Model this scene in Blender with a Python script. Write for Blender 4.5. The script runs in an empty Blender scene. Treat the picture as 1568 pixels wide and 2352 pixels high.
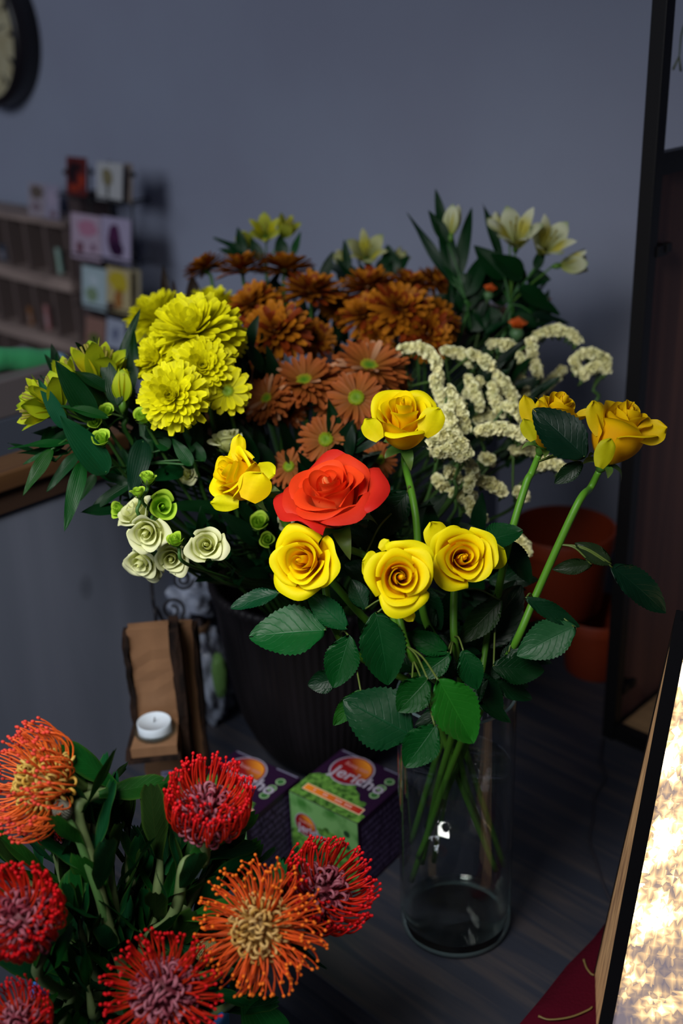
import bpy, math, random
from mathutils import Vector, Matrix, noise
PI = math.pi
rnd = random.Random(7)
col = bpy.context.scene.collection
sc = bpy.context.scene

# ------------------------------------------------------------------ camera
# world: z = 0 is the table top, the shop floor is at z = -0.75
FPX, PITCH, ROLL, EYE = 2600.0, math.radians(24), math.radians(2.3), 0.92
_r = Vector((1, 0, 0)); _f = Vector((0, math.cos(PITCH), -math.sin(PITCH))); _u = Vector((0, math.sin(PITCH), math.cos(PITCH)))
CR = _r*math.cos(ROLL) - _u*math.sin(ROLL)
CU = _u*math.cos(ROLL) + _r*math.sin(ROLL)
CF = _f
CAM = Vector((0, 0, EYE))
cd = bpy.data.cameras.new('camera'); cam = bpy.data.objects.new('camera', cd); col.objects.link(cam)
m = Matrix.Identity(4)
for i in range(3):
    m[i][0] = CR[i]; m[i][1] = CU[i]; m[i][2] = -CF[i]; m[i][3] = CAM[i]
cam.matrix_world = m
cd.sensor_fit = 'VERTICAL'; cd.sensor_height = 36; cd.sensor_width = 24
cd.lens = FPX/2352*36; cd.clip_start = 0.02
cd.dof.use_dof = True; cd.dof.focus_distance = 1.0; cd.dof.aperture_fstop = 3.2
sc.camera = cam

# ------------------------------------------------------------------ light
w = bpy.data.worlds.new('world'); sc.world = w; w.use_nodes = True
w.node_tree.nodes['Background'].inputs[0].default_value = (0.50, 0.60, 1.0, 1)
w.node_tree.nodes['Background'].inputs[1].default_value = 0.05

def area(name, loc, target, size, power, color):
    l = bpy.data.lights.new(name, 'AREA'); l.size = size; l.energy = power; l.color = color
    o = bpy.data.objects.new(name, l); col.objects.link(o); o.location = loc
    o.rotation_euler = (Vector(target)-Vector(loc)).to_track_quat('-Z', 'Y').to_euler()
    return o
w_ = area('shop_window_light', (-2.3, -1.0, 2.0), (-1.9, 2.4, 0.3), 1.4, 26.0, (0.86, 0.92, 1.0)); w_.data.spread = math.radians(110)
k_ = area('added_key_light', (-0.36, 0.30, 1.26), (-0.06, 1.0, 0.36), 0.40, 2.7, (1.0, 0.98, 0.94))  # added key light floating above the view to brighten the roses, no fitting there
k_.data.spread = math.radians(80)
sc.view_settings.view_transform = 'Standard'; sc.view_settings.look = 'None'
sc.view_settings.exposure = 0.0; sc.view_settings.gamma = 1.0; sc.view_settings.use_curve_mapping = False

# ------------------------------------------------------------------ helpers
def at(px, py, d):
    """point seen at pixel px,py of the 1568x2352 frame, d metres along the view axis"""
    return CAM + (CF + CR*((px-784)/FPX) - CU*((py-1176)/FPX))*d
def on_plane(px, py, n, c):
    r = CF + CR*((px-784)/FPX) - CU*((py-1176)/FPX)
    n = Vector(n); return CAM + r*((c - CAM.dot(n))/r.dot(n))
U = Vector((1, -1, 0))/2**.5      # along the table's front edge
V = Vector((1, 1, 0))/2**.5       # from the table's front edge towards the wall
Z = Vector((0, 0, 1))
def uv(u, v, z=0): return U*u + V*v + Z*z
def camdir(x, y, z): return (CR*x + CU*y - CF*z).normalized()

def lin(c):
    return tuple(((x/255)/12.92 if x/255 <= 0.04045 else ((x/255+0.055)/1.055)**2.4) for x in c[:3])
def rgb(r, g, b): return lin((r, g, b))
def mixc(a, b, t): return tuple(a[i]*(1-t)+b[i]*t for i in range(3))
def vary(c, k, rn=rnd):
    s = 1+rn.uniform(-k, k); return (c[0]*s, c[1]*s*(1+rn.uniform(-k, k)*.4), c[2]*s)

class MB:
    def __init__(s): s.v = []; s.f = []; s.c = []; s.uv = []; s.m = []; s.mi = 0
    def vert(s, p, c=(1, 1, 1), t=(0, 0)):
        s.v.append(tuple(p)); s.c.append((c[0], c[1], c[2], 1)); s.uv.append(t); return len(s.v)-1
    def face(s, ids): s.f.append(tuple(ids)); s.m.append(s.mi)
    def grid(s, pts, cols, uvs, closed=False):
        """pts: rows of points"""
        R = len(pts); C_ = len(pts[0]); b = len(s.v)
        for i in range(R):
            for j in range(C_): s.vert(pts[i][j], cols[i][j], uvs[i][j] if uvs else (0, 0))
        for i in range(R-1):
            for j in range(C_ if closed else C_-1):
                k = (j+1) % C_
                s.face((b+i*C_+j, b+i*C_+k, b+(i+1)*C_+k, b+(i+1)*C_+j))
        return b
    def tube(s, pts, rad, n=6, c=(1, 1, 1), caps=True, c2=None):
        pts = [Vector(p) for p in pts]
        if not hasattr(rad, '__len__'): rad = [rad]*len(pts)
        T = (pts[1]-pts[0]).normalized()
        N = T.orthogonal().normalized(); rows = []; cs = []
        for i, p in enumerate(pts):
            if i: 
                T2 = ((pts[min(i+1, len(pts)-1)]-pts[i-1])).normalized()
                if T2.length < .5: T2 = T
                N = (N - T2*N.dot(T2)); N = N.normalized() if N.length > 1e-6 else T2.orthogonal().normalized(); T = T2
            B = T.cross(N)
            rows.append([p+(N*math.cos(2*PI*k/n)+B*math.sin(2*PI*k/n))*rad[i] for k in range(n)])
            cc = c if c2 is None else mixc(c, c2, i/(len(pts)-1))
            cs.append([cc]*n)
        b = s.grid(rows, cs, None, True)
        if caps:
            s.face(tuple(b+k for k in range(n))[::-1]); e = b+(len(pts)-1)*n; s.face(tuple(e+k for k in range(n)))
    def box(s, c, sx, sy, sz, X=Vector((1, 0, 0)), Y=Vector((0, 1, 0)), Zv=Vector((0, 0, 1)), color=(1, 1, 1)):
        c = Vector(c); b = len(s.v)
        for dz in (-1, 1):
            for dy in (-1, 1):
                for dx in (-1, 1): s.vert(c+X*(dx*sx/2)+Y*(dy*sy/2)+Zv*(dz*sz/2), color, ((dx+1)/2, (dy+1)/2))
        for q in ((0, 2, 3, 1), (4, 5, 7, 6), (0, 1, 5, 4), (2, 6, 7, 3), (0, 4, 6, 2), (1, 3, 7, 5)): s.face(tuple(b+i for i in q))
    def hexa(s, bot, top, color=(1, 1, 1)):
        b = len(s.v)
        for p in list(bot)+list(top): s.vert(p, color)
        for q in ((3, 2, 1, 0), (4, 5, 6, 7), (0, 1, 5, 4), (1, 2, 6, 5), (2, 3, 7, 6), (3, 0, 4, 7)): s.face(tuple(b+i for i in q))
    def lathe(s, prof, c, n=48, color=(1, 1, 1), rib=0, nr=0, A=Vector((0, 0, 1))):
        A = Vector(A).normalized(); X = A.orthogonal().normalized(); Y = A.cross(X); c = Vector(c)
        rows = []; cs = []
        for r, z in prof:
            rows.append([c+A*z+(X*math.cos(2*PI*k/n)+Y*math.sin(2*PI*k/n))*(r*(1+rib*math.cos(nr*2*PI*k/n))) for k in range(n)]); cs.append([color]*n)
        s.grid(rows, cs, None, True)
    def disc(s, c, X, Y, r, n=32, color=(1, 1, 1), colf=None):
        b = len(s.v); c = Vector(c)
        s.vert(c, color)
        for k in range(n):
            a = 2*PI*k/n; s.vert(c+X*(r*math.cos(a))+Y*(r*math.sin(a)), color if colf is None else colf(a))
        for k in range(n): s.face((b, b+1+k, b+1+(k+1) % n))
    def mesh(s, name, mats, smooth=True):
        me = bpy.data.meshes.new(name); me.from_pydata(s.v, [], s.f)
        ca = me.color_attributes.new('tint', 'FLOAT_COLOR', 'POINT')
        ca.data.foreach_set('color', [x for c in s.c for x in c])
        ul = me.uv_layers.new(name='UVMap')
        li = [0]*len(me.loops); me.loops.foreach_get('vertex_index', li)
        ul.data.foreach_set('uv', [x for i in li for x in s.uv[i]])
        if not isinstance(mats, (list, tuple)): mats = [mats]
        for mm in mats: me.materials.append(mm)
        me.polygons.foreach_set('material_index', s.m)
        me.polygons.foreach_set('use_smooth', [smooth]*len(me.polygons))
        me.update(); return me
    def build(s, name, mats, parent=None, smooth=True, label=None):
        return link(name, s.mesh(name, mats, smooth), parent, label)

def root_of(p):
    while p.parent: p = p.parent
    return p
def link(name, me, parent=None, label=None, M=None):
    """me holds world coordinates (or M places it in the world)"""
    o = bpy.data.objects.new(name, me); col.objects.link(o)
    M = M or Matrix.Identity(4)
    if parent is not None:
        o.parent = parent; o.matrix_local = (pworld[parent.name]).inverted() @ M
    else: o.matrix_local = M
    pworld[o.name] = M.copy()
    if label: o['label'] = label
    return o
pworld = {}
def thing(name, label, cat, loc=(0, 0, 0), group=None):
    o = bpy.data.objects.new(name, None); col.objects.link(o); o.location = loc; o.empty_display_size = .01
    pworld[o.name] = Matrix.Translation(Vector(loc))
    o['label'] = label; o['category'] = cat
    if group: o['group'] = group
    return o
def tag(o, label, cat, group=None, kind=None):
    o['label'] = label; o['category'] = cat
    if group: o['group'] = group
    if kind: o['kind'] = kind
    return o
def struct(o): o['kind'] = 'structure'; return o

def smooth_path(P, n=8):
    P = [Vector(p) for p in P]
    if len(P) < 3: return [P[0].lerp(P[-1], i/n) for i in range(n+1)]
    Q = [P[0]*2-P[1]]+P+[P[-1]*2-P[-2]]; out = []
    for i in range(1, len(Q)-2):
        for k in range(n):
            t = k/n; a, b, c, d = Q[i-1:i+3]
            out.append(.5*((2*b)+(c-a)*t+(2*a-5*b+4*c-d)*t*t+(3*b-a-3*c+d)*t**3))
    out.append(P[-1]); return out
def frame(axis, spin=0, origin=(0, 0, 0), scale=1):
    z = Vector(axis).normalized(); x = z.cross(Vector((0.13, 0.21, .97))).normalized() if abs(z.z) < .95 else z.cross(Vector((0, 1, 0))).normalized()
    y = z.cross(x)
    x2 = x*math.cos(spin)+y*math.sin(spin); y2 = z.cross(x2)
    M = Matrix.Identity(4)
    for i in range(3): M[i][0] = x2[i]*scale; M[i][1] = y2[i]*scale; M[i][2] = z[i]*scale; M[i][3] = origin[i]
    return M

# ------------------------------------------------------------------ materials
def mat(name, color=(.5, .5, .5), rough=.6, metal=0, attr=False, spec=.5, bump=None, noise_=None, trans=0, emit=None, sheen=0, translucent=0, ior=1.45, coat=0):
    m = bpy.data.materials.new(name); m.use_nodes = True; nt = m.node_tree; N = nt.nodes; L = nt.links
    p = N['Principled BSDF']; out = N['Material Output']
    p.inputs['Base Color'].default_value = (*color, 1); p.inputs['Roughness'].default_value = rough
    p.inputs['Metallic'].default_value = metal; p.inputs['Specular IOR Level'].default_value = spec
    p.inputs['Transmission Weight'].default_value = trans; p.inputs['IOR'].default_value = ior
    p.inputs['Coat Weight'].default_value = coat
    csock = None
    if attr:
        a = N.new('ShaderNodeAttribute'); a.attribute_name = 'tint'; csock = a.outputs['Color']
    if noise_:
        # noise_ = (scale vector, colour2, detail, threshold lo, hi)
        sv, c2, lo, hi = noise_
        tc = N.new('ShaderNodeTexCoord'); mp = N.new('ShaderNodeMapping'); mp.inputs['Scale'].default_value = sv
        if len(sv) > 3: pass
        nz = N.new('ShaderNodeTexNoise'); nz.inputs['Scale'].default_value = 1; nz.inputs['Detail'].default_value = 6
        rp = N.new('ShaderNodeMapRange'); rp.inputs[1].default_value = lo; rp.inputs[2].default_value = hi
        mx = N.new('ShaderNodeMix'); mx.data_type = 'RGBA'
        L.new(tc.outputs['Object'], mp.inputs[0]); L.new(mp.outputs[0], nz.inputs['Vector']); L.new(nz.outputs['Fac'], rp.inputs[0])
        L.new(rp.outputs[0], mx.inputs[0])
        if csock: L.new(csock, mx.inputs[6])
        else: mx.inputs[6].default_value = (*color, 1)
        mx.inputs[7].default_value = (*c2, 1); csock = mx.outputs[2]
    if csock: L.new(csock, p.inputs['Base Color'])
    if bump:
        sc_, st = bump
        tc = N.new('ShaderNodeTexCoord'); mp = N.new('ShaderNodeMapping')
        mp.inputs['Scale'].default_value = sc_ if hasattr(sc_, '__len__') else (sc_,)*3
        nz = N.new('ShaderNodeTexNoise'); nz.inputs['Scale'].default_value = 1; nz.inputs['Detail'].default_value = 4
        b = N.new('ShaderNodeBump'); b.inputs['Strength'].default_value = st; b.inputs['Distance'].default_value = .002
        L.new(tc.outputs['Object'], mp.inputs[0]); L.new(mp.outputs[0], nz.inputs['Vector']); L.new(nz.outputs['Fac'], b.inputs['Height']); L.new(b.outputs[0], p.inputs['Normal'])
    if emit:
        p.inputs['Emission Color'].default_value = (*emit[0], 1); p.inputs['Emission Strength'].default_value = emit[1]
    if translucent:
        t = N.new('ShaderNodeBsdfTranslucent'); ms = N.new('ShaderNodeMixShader'); ms.inputs[0].default_value = translucent
        if csock: L.new(csock, t.inputs[0])
        else: t.inputs[0].default_value = (*color, 1)
        L.new(p.outputs[0], ms.inputs[1]); L.new(t.outputs[0], ms.inputs[2]); L.new(ms.outputs[0], out.inputs[0])
    return m

def wood(name, c1, c2, rough=.6, ang=0, stretch=(2, 40, 40), bumpst=.15, knots=False, lo=.35, hi=.7, spec=.5):
    """grain runs along the local x of a frame turned by ang about z (or vertical when stretch says so)"""
    m = bpy.data.materials.new(name); m.use_nodes = True; nt = m.node_tree; N = nt.nodes; L = nt.links
    p = N['Principled BSDF']; p.inputs['Roughness'].default_value = rough; p.inputs['Specular IOR Level'].default_value = spec
    tc = N.new('ShaderNodeTexCoord'); mr = N.new('ShaderNodeMapping'); mr.inputs['Rotation'].default_value = (0, 0, -ang)
    mp = N.new('ShaderNodeMapping'); mp.inputs['Scale'].default_value = stretch
    nz = N.new('ShaderNodeTexNoise'); nz.inputs['Scale'].default_value = 1; nz.inputs['Detail'].default_value = 8; nz.inputs['Distortion'].default_value = .6
    rp = N.new('ShaderNodeMapRange'); rp.inputs[1].default_value = lo; rp.inputs[2].default_value = hi
    mx = N.new('ShaderNodeMix'); mx.data_type = 'RGBA'; mx.inputs[6].default_value = (*c1, 1); mx.inputs[7].default_value = (*c2, 1)
    L.new(tc.outputs['Object'], mr.inputs[0]); L.new(mr.outputs[0], mp.inputs[0]); L.new(mp.outputs[0], nz.inputs['Vector']); L.new(nz.outputs['Fac'], rp.inputs[0]); L.new(rp.outputs[0], mx.inputs[0])
    last = mx.outputs[2]
    if knots:
        vo = N.new('ShaderNodeTexVoronoi'); vo.inputs['Scale'].default_value = 1
        mk = N.new('ShaderNodeMapping'); mk.inputs['Scale'].default_value = knots
        r2 = N.new('ShaderNodeMapRange'); r2.inputs[1].default_value = .03; r2.inputs[2].default_value = .10
        m2 = N.new('ShaderNodeMix'); m2.data_type = 'RGBA'; m2.inputs[6].default_value = (*mixc(c1, (0, 0, 0), .55), 1)
        L.new(mr.outputs[0], mk.inputs[0]); L.new(mk.outputs[0], vo.inputs['Vector']); L.new(vo.outputs['Distance'], r2.inputs[0]); L.new(r2.outputs[0], m2.inputs[0]); L.new(last, m2.inputs[7]); last = m2.outputs[2]
    L.new(last, p.inputs['Base Color'])
    b = N.new('ShaderNodeBump'); b.inputs['Strength'].default_value = bumpst; b.inputs['Distance'].default_value = .002
    L.new(nz.outputs['Fac'], b.inputs['Height']); L.new(b.outputs[0], p.inputs['Normal'])
    return m

def leafmat(name, mode, rough=.42):
    m = bpy.data.materials.new(name); m.use_nodes = True; nt = m.node_tree; N = nt.nodes; L = nt.links
    p = N['Principled BSDF']; out = N['Material Output']; p.inputs['Roughness'].default_value = rough
    a = N.new('ShaderNodeAttribute'); a.attribute_name = 'tint'
    u = N.new('ShaderNodeUVMap'); u.uv_map = 'UVMap'; s = N.new('ShaderNodeSeparateXYZ'); L.new(u.outputs[0], s.inputs[0])
    def M(op, x, y=None):
        n = N.new('ShaderNodeMath'); n.operation = op
        for i, q in enumerate((x, y)):
            if q is None: continue
            if isinstance(q, (int, float)): n.inputs[i].default_value = q
            else: L.new(q, n.inputs[i])
        return n.outputs[0]
    au = M('ABSOLUTE', M('SUBTRACT', s.outputs[0], .5))          # 0 at the midrib, .5 at the edge
    mid = M('SUBTRACT', 1, M('MINIMUM', M('MULTIPLY', au, 40), 1))
    if mode == 'net':
        w_ = M('SUBTRACT', M('MULTIPLY', s.outputs[1], 8), M('MULTIPLY', au, 5))
        fr = M('ABSOLUTE', M('SUBTRACT', M('FRACT', w_), .5))
        side = M('SUBTRACT', 1, M('MINIMUM', M('MULTIPLY', fr, 9), 1))
    else:
        fr = M('ABSOLUTE', M('SUBTRACT', M('FRACT', M('MULTIPLY', s.outputs[0], 9)), .5))
        side = M('SUBTRACT', 1, M('MINIMUM', M('MULTIPLY', fr, 5), 1))
    vein = M('MAXIMUM', mid, M('MULTIPLY', side, .45))
    hs = N.new('ShaderNodeMix'); hs.data_type = 'RGBA'; hs.blend_type = 'MIX'
    br = N.new('ShaderNodeMix'); br.data_type = 'RGBA'; br.blend_type = 'MULTIPLY'; br.inputs[0].default_value = 1
    L.new(a.outputs['Color'], br.inputs[6]); br.inputs[7].default_value = (.8, .9, .8, 1)
    dk = N.new('ShaderNodeMix'); dk.data_type = 'RGBA'; dk.blend_type = 'MULTIPLY'; dk.inputs[0].default_value = 1; dk.inputs[7].default_value = (.22, .44, .28, 1)
    L.new(a.outputs['Color'], dk.inputs[6]); p.inputs['Specular IOR Level'].default_value = .2
    L.new(M('MULTIPLY', vein, .26), hs.inputs[0]); L.new(dk.outputs[2], hs.inputs[6]); L.new(br.outputs[2], hs.inputs[7])
    L.new(hs.outputs[2], p.inputs['Base Color'])
    nz = N.new('ShaderNodeTexNoise'); nz.inputs['Scale'].default_value = 90; tc = N.new('ShaderNodeTexCoord'); L.new(tc.outputs['Object'], nz.inputs['Vector'])
    b = N.new('ShaderNodeBump'); b.inputs['Strength'].default_value = .35; b.inputs['Distance'].default_value = .001; b.invert = True
    L.new(M('ADD', vein, M('MULTIPLY', nz.outputs['Fac'], .8)), b.inputs['Height']); L.new(b.outputs[0], p.inputs['Normal'])
    t = N.new('ShaderNodeBsdfTranslucent'); ms = N.new('ShaderNodeMixShader'); ms.inputs[0].default_value = .12
    L.new(hs.outputs[2], t.inputs[0]); L.new(p.outputs[0], ms.inputs[1]); L.new(t.outputs[0], ms.inputs[2]); L.new(ms.outputs[0], out.inputs[0])
    return m

def thin_glass(name, tint, rough, ior, refl=1.0):
    m = bpy.data.materials.new(name); m.use_nodes = True; nt = m.node_tree; N = nt.nodes; L = nt.links; N.remove(N['Principled BSDF'])
    tr = N.new('ShaderNodeBsdfTransparent'); tr.inputs[0].default_value = (*tint, 1)
    gl = N.new('ShaderNodeBsdfGlossy'); gl.inputs[1].default_value = rough
    fr = N.new('ShaderNodeLayerWeight'); fr.inputs[0].default_value = .5
    pw = N.new('ShaderNodeMath'); pw.operation = 'POWER'; pw.inputs[1].default_value = 4.5; L.new(fr.outputs['Facing'], pw.inputs[0])
    mm = N.new('ShaderNodeMath'); mm.operation = 'MULTIPLY_ADD'; mm.inputs[1].default_value = .8*refl; mm.inputs[2].default_value = .07*refl; mm.use_clamp = True
    ms = N.new('ShaderNodeMixShader'); L.new(pw.outputs[0], mm.inputs[0]); L.new(mm.outputs[0], ms.inputs[0]); L.new(tr.outputs[0], ms.inputs[1]); L.new(gl.outputs[0], ms.inputs[2])
    L.new(ms.outputs[0], N['Material Output'].inputs[0]); return m
M_petal = mat('petal', rough=.55, attr=True, translucent=.30, spec=.2, bump=(160, .10))
M_fine = mat('floret', rough=.5, attr=True, translucent=.1, spec=.4)
M_style = mat('style', rough=.42, attr=True, spec=.28)
M_stem = mat('stem_green', rough=.45, attr=True, spec=.4, bump=(120, .1))
M_leaf = leafmat('leaf_net', 'net'); M_blade = leafmat('leaf_blade', 'blade', .4); M_prot = leafmat('leaf_leathery', 'net', .5)
M_tint = mat('painted', rough=.55, attr=True)
M_paper = mat('paper', rough=.6, attr=True, spec=.2)
M_black = mat('black_metal', rgb(18, 17, 20), .45, .3)
# ================================================================== setting
M_wall = mat('wall_paint', rgb(142, 148, 168), .85, bump=(330, .28), noise_=((3, 3, 3), rgb(138, 142, 162), .35, .65))
M_floor = wood('floor_board', rgb(46, 40, 38), rgb(30, 27, 27), .6, -PI/4)
M_panel = wood('whitewashed_pine', rgb(96, 103, 119), rgb(110, 116, 133), .7, PI/4, (11, 11, 1.2), .05, knots=(6, 6, 3.6), lo=.35, hi=.65, spec=.3)
M_ctop = wood('oak_worktop', rgb(98, 68, 38), rgb(74, 48, 28), .5, PI/4, (3, 50, 50))
M_table = wood('dark_stained_table', rgb(46, 50, 62), rgb(82, 74, 72), .5, -PI/4, (4, 60, 60), .45, knots=(3.5, 7, 5), lo=.45, hi=.80)

def slab(name, u0, u1, v0, v1, z0, z1, m, parent=None, bevel=0, smooth=False):
    b = MB(); b.box(uv((u0+u1)/2, (v0+v1)/2, (z0+z1)/2), u1-u0, v1-v0, z1-z0, U, V, Z)
    o = b.build(name, m, parent, smooth)
    if bevel:
        md = o.modifiers.new('bevel', 'BEVEL'); md.width = bevel; md.segments = 2
    return o
struct(slab('wall_back', -5, 2.5, 1.5, 1.6, -.75, 2.1, M_wall))
t = slab('back_worktop', -1.75, -1.138, -.3, 1.20, .235, .26, mat('grey_worktop', rgb(70, 74, 84), .5), None, .002); tag(t, 'dark grey lower worktop behind the pale pine counter', 'worktop')
struct(slab('floor', -5, 2.5, -2.5, 1.5, -.80, -.75, M_floor))

t = thing('shop_counter', 'whitewashed pine shop counter panel behind the left end of the dark table', 'counter', uv(-1.3, .6, -.75))
slab('front_panel', -1.137, -1.107, -.3, 1.499, -.749, .412, M_panel, t)
slab('end_panel', -1.6, -1.137, -.3, -.27, -.749, .412, M_panel, t)
slab('moulding', -1.135, -1.100, -.3, 1.499, .412, .440, mat('moulding_brown', rgb(58, 40, 30), .6), t)
t = slab('counter_worktop', -1.142, -1.090, -.32, 1.499, .4402, .463, M_ctop, None, .003)
tag(t, 'narrow brown oak ledge on top of the pale pine counter', 'ledge')

t = thing('display_table', 'dark stained wooden plank table carrying the vase, boxes and pots', 'table', uv(-.3, 1.0, -.75))
slab('table_top', -1.105, .9, .592, 1.498, -.03, 0, M_table, t, .0025)
slab('apron', -1.09, .88, .605, .625, -.11, -.0305, M_table, t)
for a, b_ in ((-1.05, .64), (.84, .64), (-1.05, 1.44), (.84, 1.44)):
    slab('leg', a-.03, a+.03, b_-.03 if b_ > 1 else b_-.01, b_+.03, -.749, -.031, M_table, t)

# ================================================================== black metal display frame with wooden side
t = thing('display_cabinet', 'tall black metal display cabinet with brown wooden side panel at right edge', 'cabinet', uv(-.5, 1.3, 0))
for a, b_ in ((-.655, 1.157), (-.655, 1.47), (-.20, 1.157), (-.20, 1.47)):
    slab('post', a-.009, a+.009, b_-.009, b_+.009, .0, 1.25, M_black, t, .001)
slab('rail', -.646, -.209, 1.150, 1.164, .002, .022, M_black, t); slab('rail', -.646, -.209, 1.463, 1.477, .002, .022, M_black, t)
slab('rail', -.662, -.648, 1.166, 1.461, .738, .762, M_black, t)
slab('rail', -.662, -.648, 1.166, 1.461, .000, .012, M_black, t)
slab('rail', -.646, -.209, 1.463, 1.477, .738, .752, M_black, t)
slab('side_panel', -.664, -.656, 1.167, 1.460, .013, .737, wood('cabinet_side_wood', rgb(140, 94, 80), rgb(84, 58, 56), .6, PI/4, (22, 22, 1.1), .1), t)
slab('floor_board', -.647, -.21, 1.166, 1.46, .006, .016, wood('cabinet_floor_wood', rgb(150, 118, 82), rgb(116, 90, 64), .6, -PI/4, (2, 30, 30)), t)
for z in (.655, .072):
    b = MB(); b.box(uv(-.650, 1.176, z), .012, .022, .012, U, V, Z); b.box(uv(-.646, 1.187, z+.002), .008, .010, .010, U, V, Z); b.build('clip', M_black, t, False)

# dry willow twigs hanging in the open top part
def bare_twig(P, name, label):
    b = MB(); pts = smooth_path(P, 6); b.tube(pts, [.0016-.0008*i/len(pts) for i in range(len(pts))], 6, rgb(70, 86, 60))
    e = pts[-1]; b.tube([e, e+Vector((-.006, 0, -.014))], [.001, .0016], 5, rgb(84, 92, 66)); b.tube([e, e+Vector((.004, .002, -.016))], [.001, .0016], 5, rgb(84, 92, 66))
    o = b.build(name, M_stem); tag(o, label, 'twig'); return o
bare_twig([at(1600, -90, 1.32), at(1565, -20, 1.32), at(1535, 10, 1.33), at(1511, 38, 1.34)], 'hanging_twig', 'thin green twig crossing the black post at the top right corner')
bare_twig([at(1640, -60, 1.30), at(1600, 10, 1.31), at(1568, 65, 1.31), at(1559, 130, 1.31)], 'hanging_twig', 'thin forked twig hanging inside the cabinet, beside the right edge')

# ================================================================== glowing tapered lantern
def lantern():
    # an A-frame: front and back lean together at the top
    bx = Vector((.98, -.2, 0)).normalized(); by = Vector((.2, .98, 0)).normalized()
    C0 = Vector((.223, .783, 0)); W, D, H, k = .30, .087, .455, .095
    t = thing('glowing_lantern', 'tapered black framed lantern glowing warm white, at the lower right corner', 'lantern', C0+bx*W/2+by*D/2)
    def P(a, d, z, ins=0): # a,d in 0..1
        x = a*W + (1 if a < .5 else -1)*k*z*.98; y = d*D + (1 if d < .5 else -1)*.093*z
        x += ins*(1 if a < .5 else -1); y += ins*(1 if d < .5 else -1)
        return C0+bx*x+by*y+Z*z
    def bar(p, q, w1, w2, X, Y, name='frame_bar'):
        b = MB(); b.hexa([p, p+X*w1, p+X*w1+Y*w2, p+Y*w2], [q, q+X*w1, q+X*w1+Y*w2, q+Y*w2]); b.build(name, M_black, t, False)
    for a in (0, 1):
        for d in (0, 1):
            X = bx*(1 if a == 0 else -1); Y = by*(1 if d == 0 else -1)
            bar(P(a, d, 0.001), P(a, d, H), .0125 if d == 0 else .003, .0015, X, Y)
    for z in (.001, H-.012):
        bar(P(0, 0, z)+bx*.0127, P(0, 0, z+.012)+bx*.0127, W-.0254-(2*k*z*.98), .003, bx, by)
    bar(P(0, 1, .001), P(0, 1, .010), W, .003, bx, -by)
    # star patterned glowing front sheet
    m = bpy.data.materials.new('star_light_sheet'); m.use_nodes = True; nt = m.node_tree; N = nt.nodes; L = nt.links
    p = N['Principled BSDF']; p.inputs['Base Color'].default_value = (.30, .26, .28, 1); p.inputs['Roughness'].default_value = .3
    tc = N.new('ShaderNodeTexCoord')
    u = N.new('ShaderNodeUVMap'); u.uv_map = 'UVMap'
    def vor(scale, feat='F1', metric='EUCLIDEAN', vec=None, rnd_=1):
        v = N.new('ShaderNodeTexVoronoi'); v.inputs['Scale'].default_value = scale; v.feature = feat; v.distance = metric; v.inputs['Randomness'].default_value = rnd_
        v.voronoi_dimensions = '2D'; L.new(vec or u.outputs[0], v.inputs['Vector']); return v
    def MM(op, x, y=None, z=None):
        n = N.new('ShaderNodeMath'); n.operation = op
        for i, q in enumerate((x, y, z)):
            if q is None: continue
            if isinstance(q, (int, float)): n.inputs[i].default_value = q
            else: L.new(q, n.inputs[i])
        return n.outputs[0]
    bulbs = vor(5.5)                       # the string of small bulbs behind the sheet
    halo = MM('SUBTRACT', 1, MM('MULTIPLY', bulbs.outputs['Distance'], .74))
    facets = vor(30, 'F1', 'MINKOWSKI'); facets.inputs['Exponent'].default_value = .55
    fc = N.new('ShaderNodeSeparateXYZ'); L.new(facets.outputs['Color'], fc.inputs[0])
    halo2 = MM('ADD', halo, MM('MULTIPLY', MM('SUBTRACT', fc.outputs[0], .5), .34))
    halo3 = MM('SUBTRACT', halo2, MM('MULTIPLY', facets.outputs['Distance'], .16))
    s = N.new('ShaderNodeSeparateXYZ'); L.new(u.outputs[0], s.inputs[0])
    halo3 = MM('SUBTRACT', halo3, MM('MULTIPLY', MM('MAXIMUM', MM('SUBTRACT', .40, s.outputs[1]), 0), 1.1))   # fewer bulbs near the foot
    rp = N.new('ShaderNodeValToRGB'); L.new(halo3, rp.inputs[0])
    el = rp.color_ramp.elements; el[0].position = .0; el[0].color = (.15, .12, .14, 1); el[1].position = 1; el[1].color = (8, 6, 3.6, 1)
    for pos, c in ((.26, (.40, .27, .18)), (.42, (.95, .60, .27)), (.58, (2.0, 1.35, .62)), (.75, (5, 3.7, 2.1))):
        e = el.new(pos); e.color = (*c, 1)
    L.new(rp.outputs[0], p.inputs['Emission Color'])
    # cooler and dimmer at the foot where there are no bulbs
    s = N.new('ShaderNodeSeparateXYZ'); L.new(u.outputs[0], s.inputs[0])
    p.inputs['Emission Strength'].default_value = .95
    b = MB(); i0 = .0045
    q = [P(0, 0, .013)+bx*.0126+by*.0035, P(1, 0, .013)-bx*.0126+by*.0035, P(1, 0, H-.013)-bx*.0126+by*.0035, P(0, 0, H-.013)+bx*.0126+by*.0035]
    for p_, t_ in zip(q, ((0, 0), (W, 0), (W, H), (0, H))): b.vert(p_, (1, 1, 1), (t_[0]*3, t_[1]*3))
    n0 = len(b.v)
    for p_, t_ in zip(q, ((0, 0), (W, 0), (W, H), (0, H))): b.vert(p_+by*.002, (1, 1, 1), (t_[0]*3, t_[1]*3))
    b.face((0, 1, 2, 3)); b.face((7, 6, 5, 4))
    b.build('light_sheet', m, t, False)
    # side sheets: brushed strip lit from within
    m2 = wood('lit_side_sheet', rgb(190, 150, 105), rgb(120, 88, 66), .35, 0, (160, 160, 9), .1)
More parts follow.
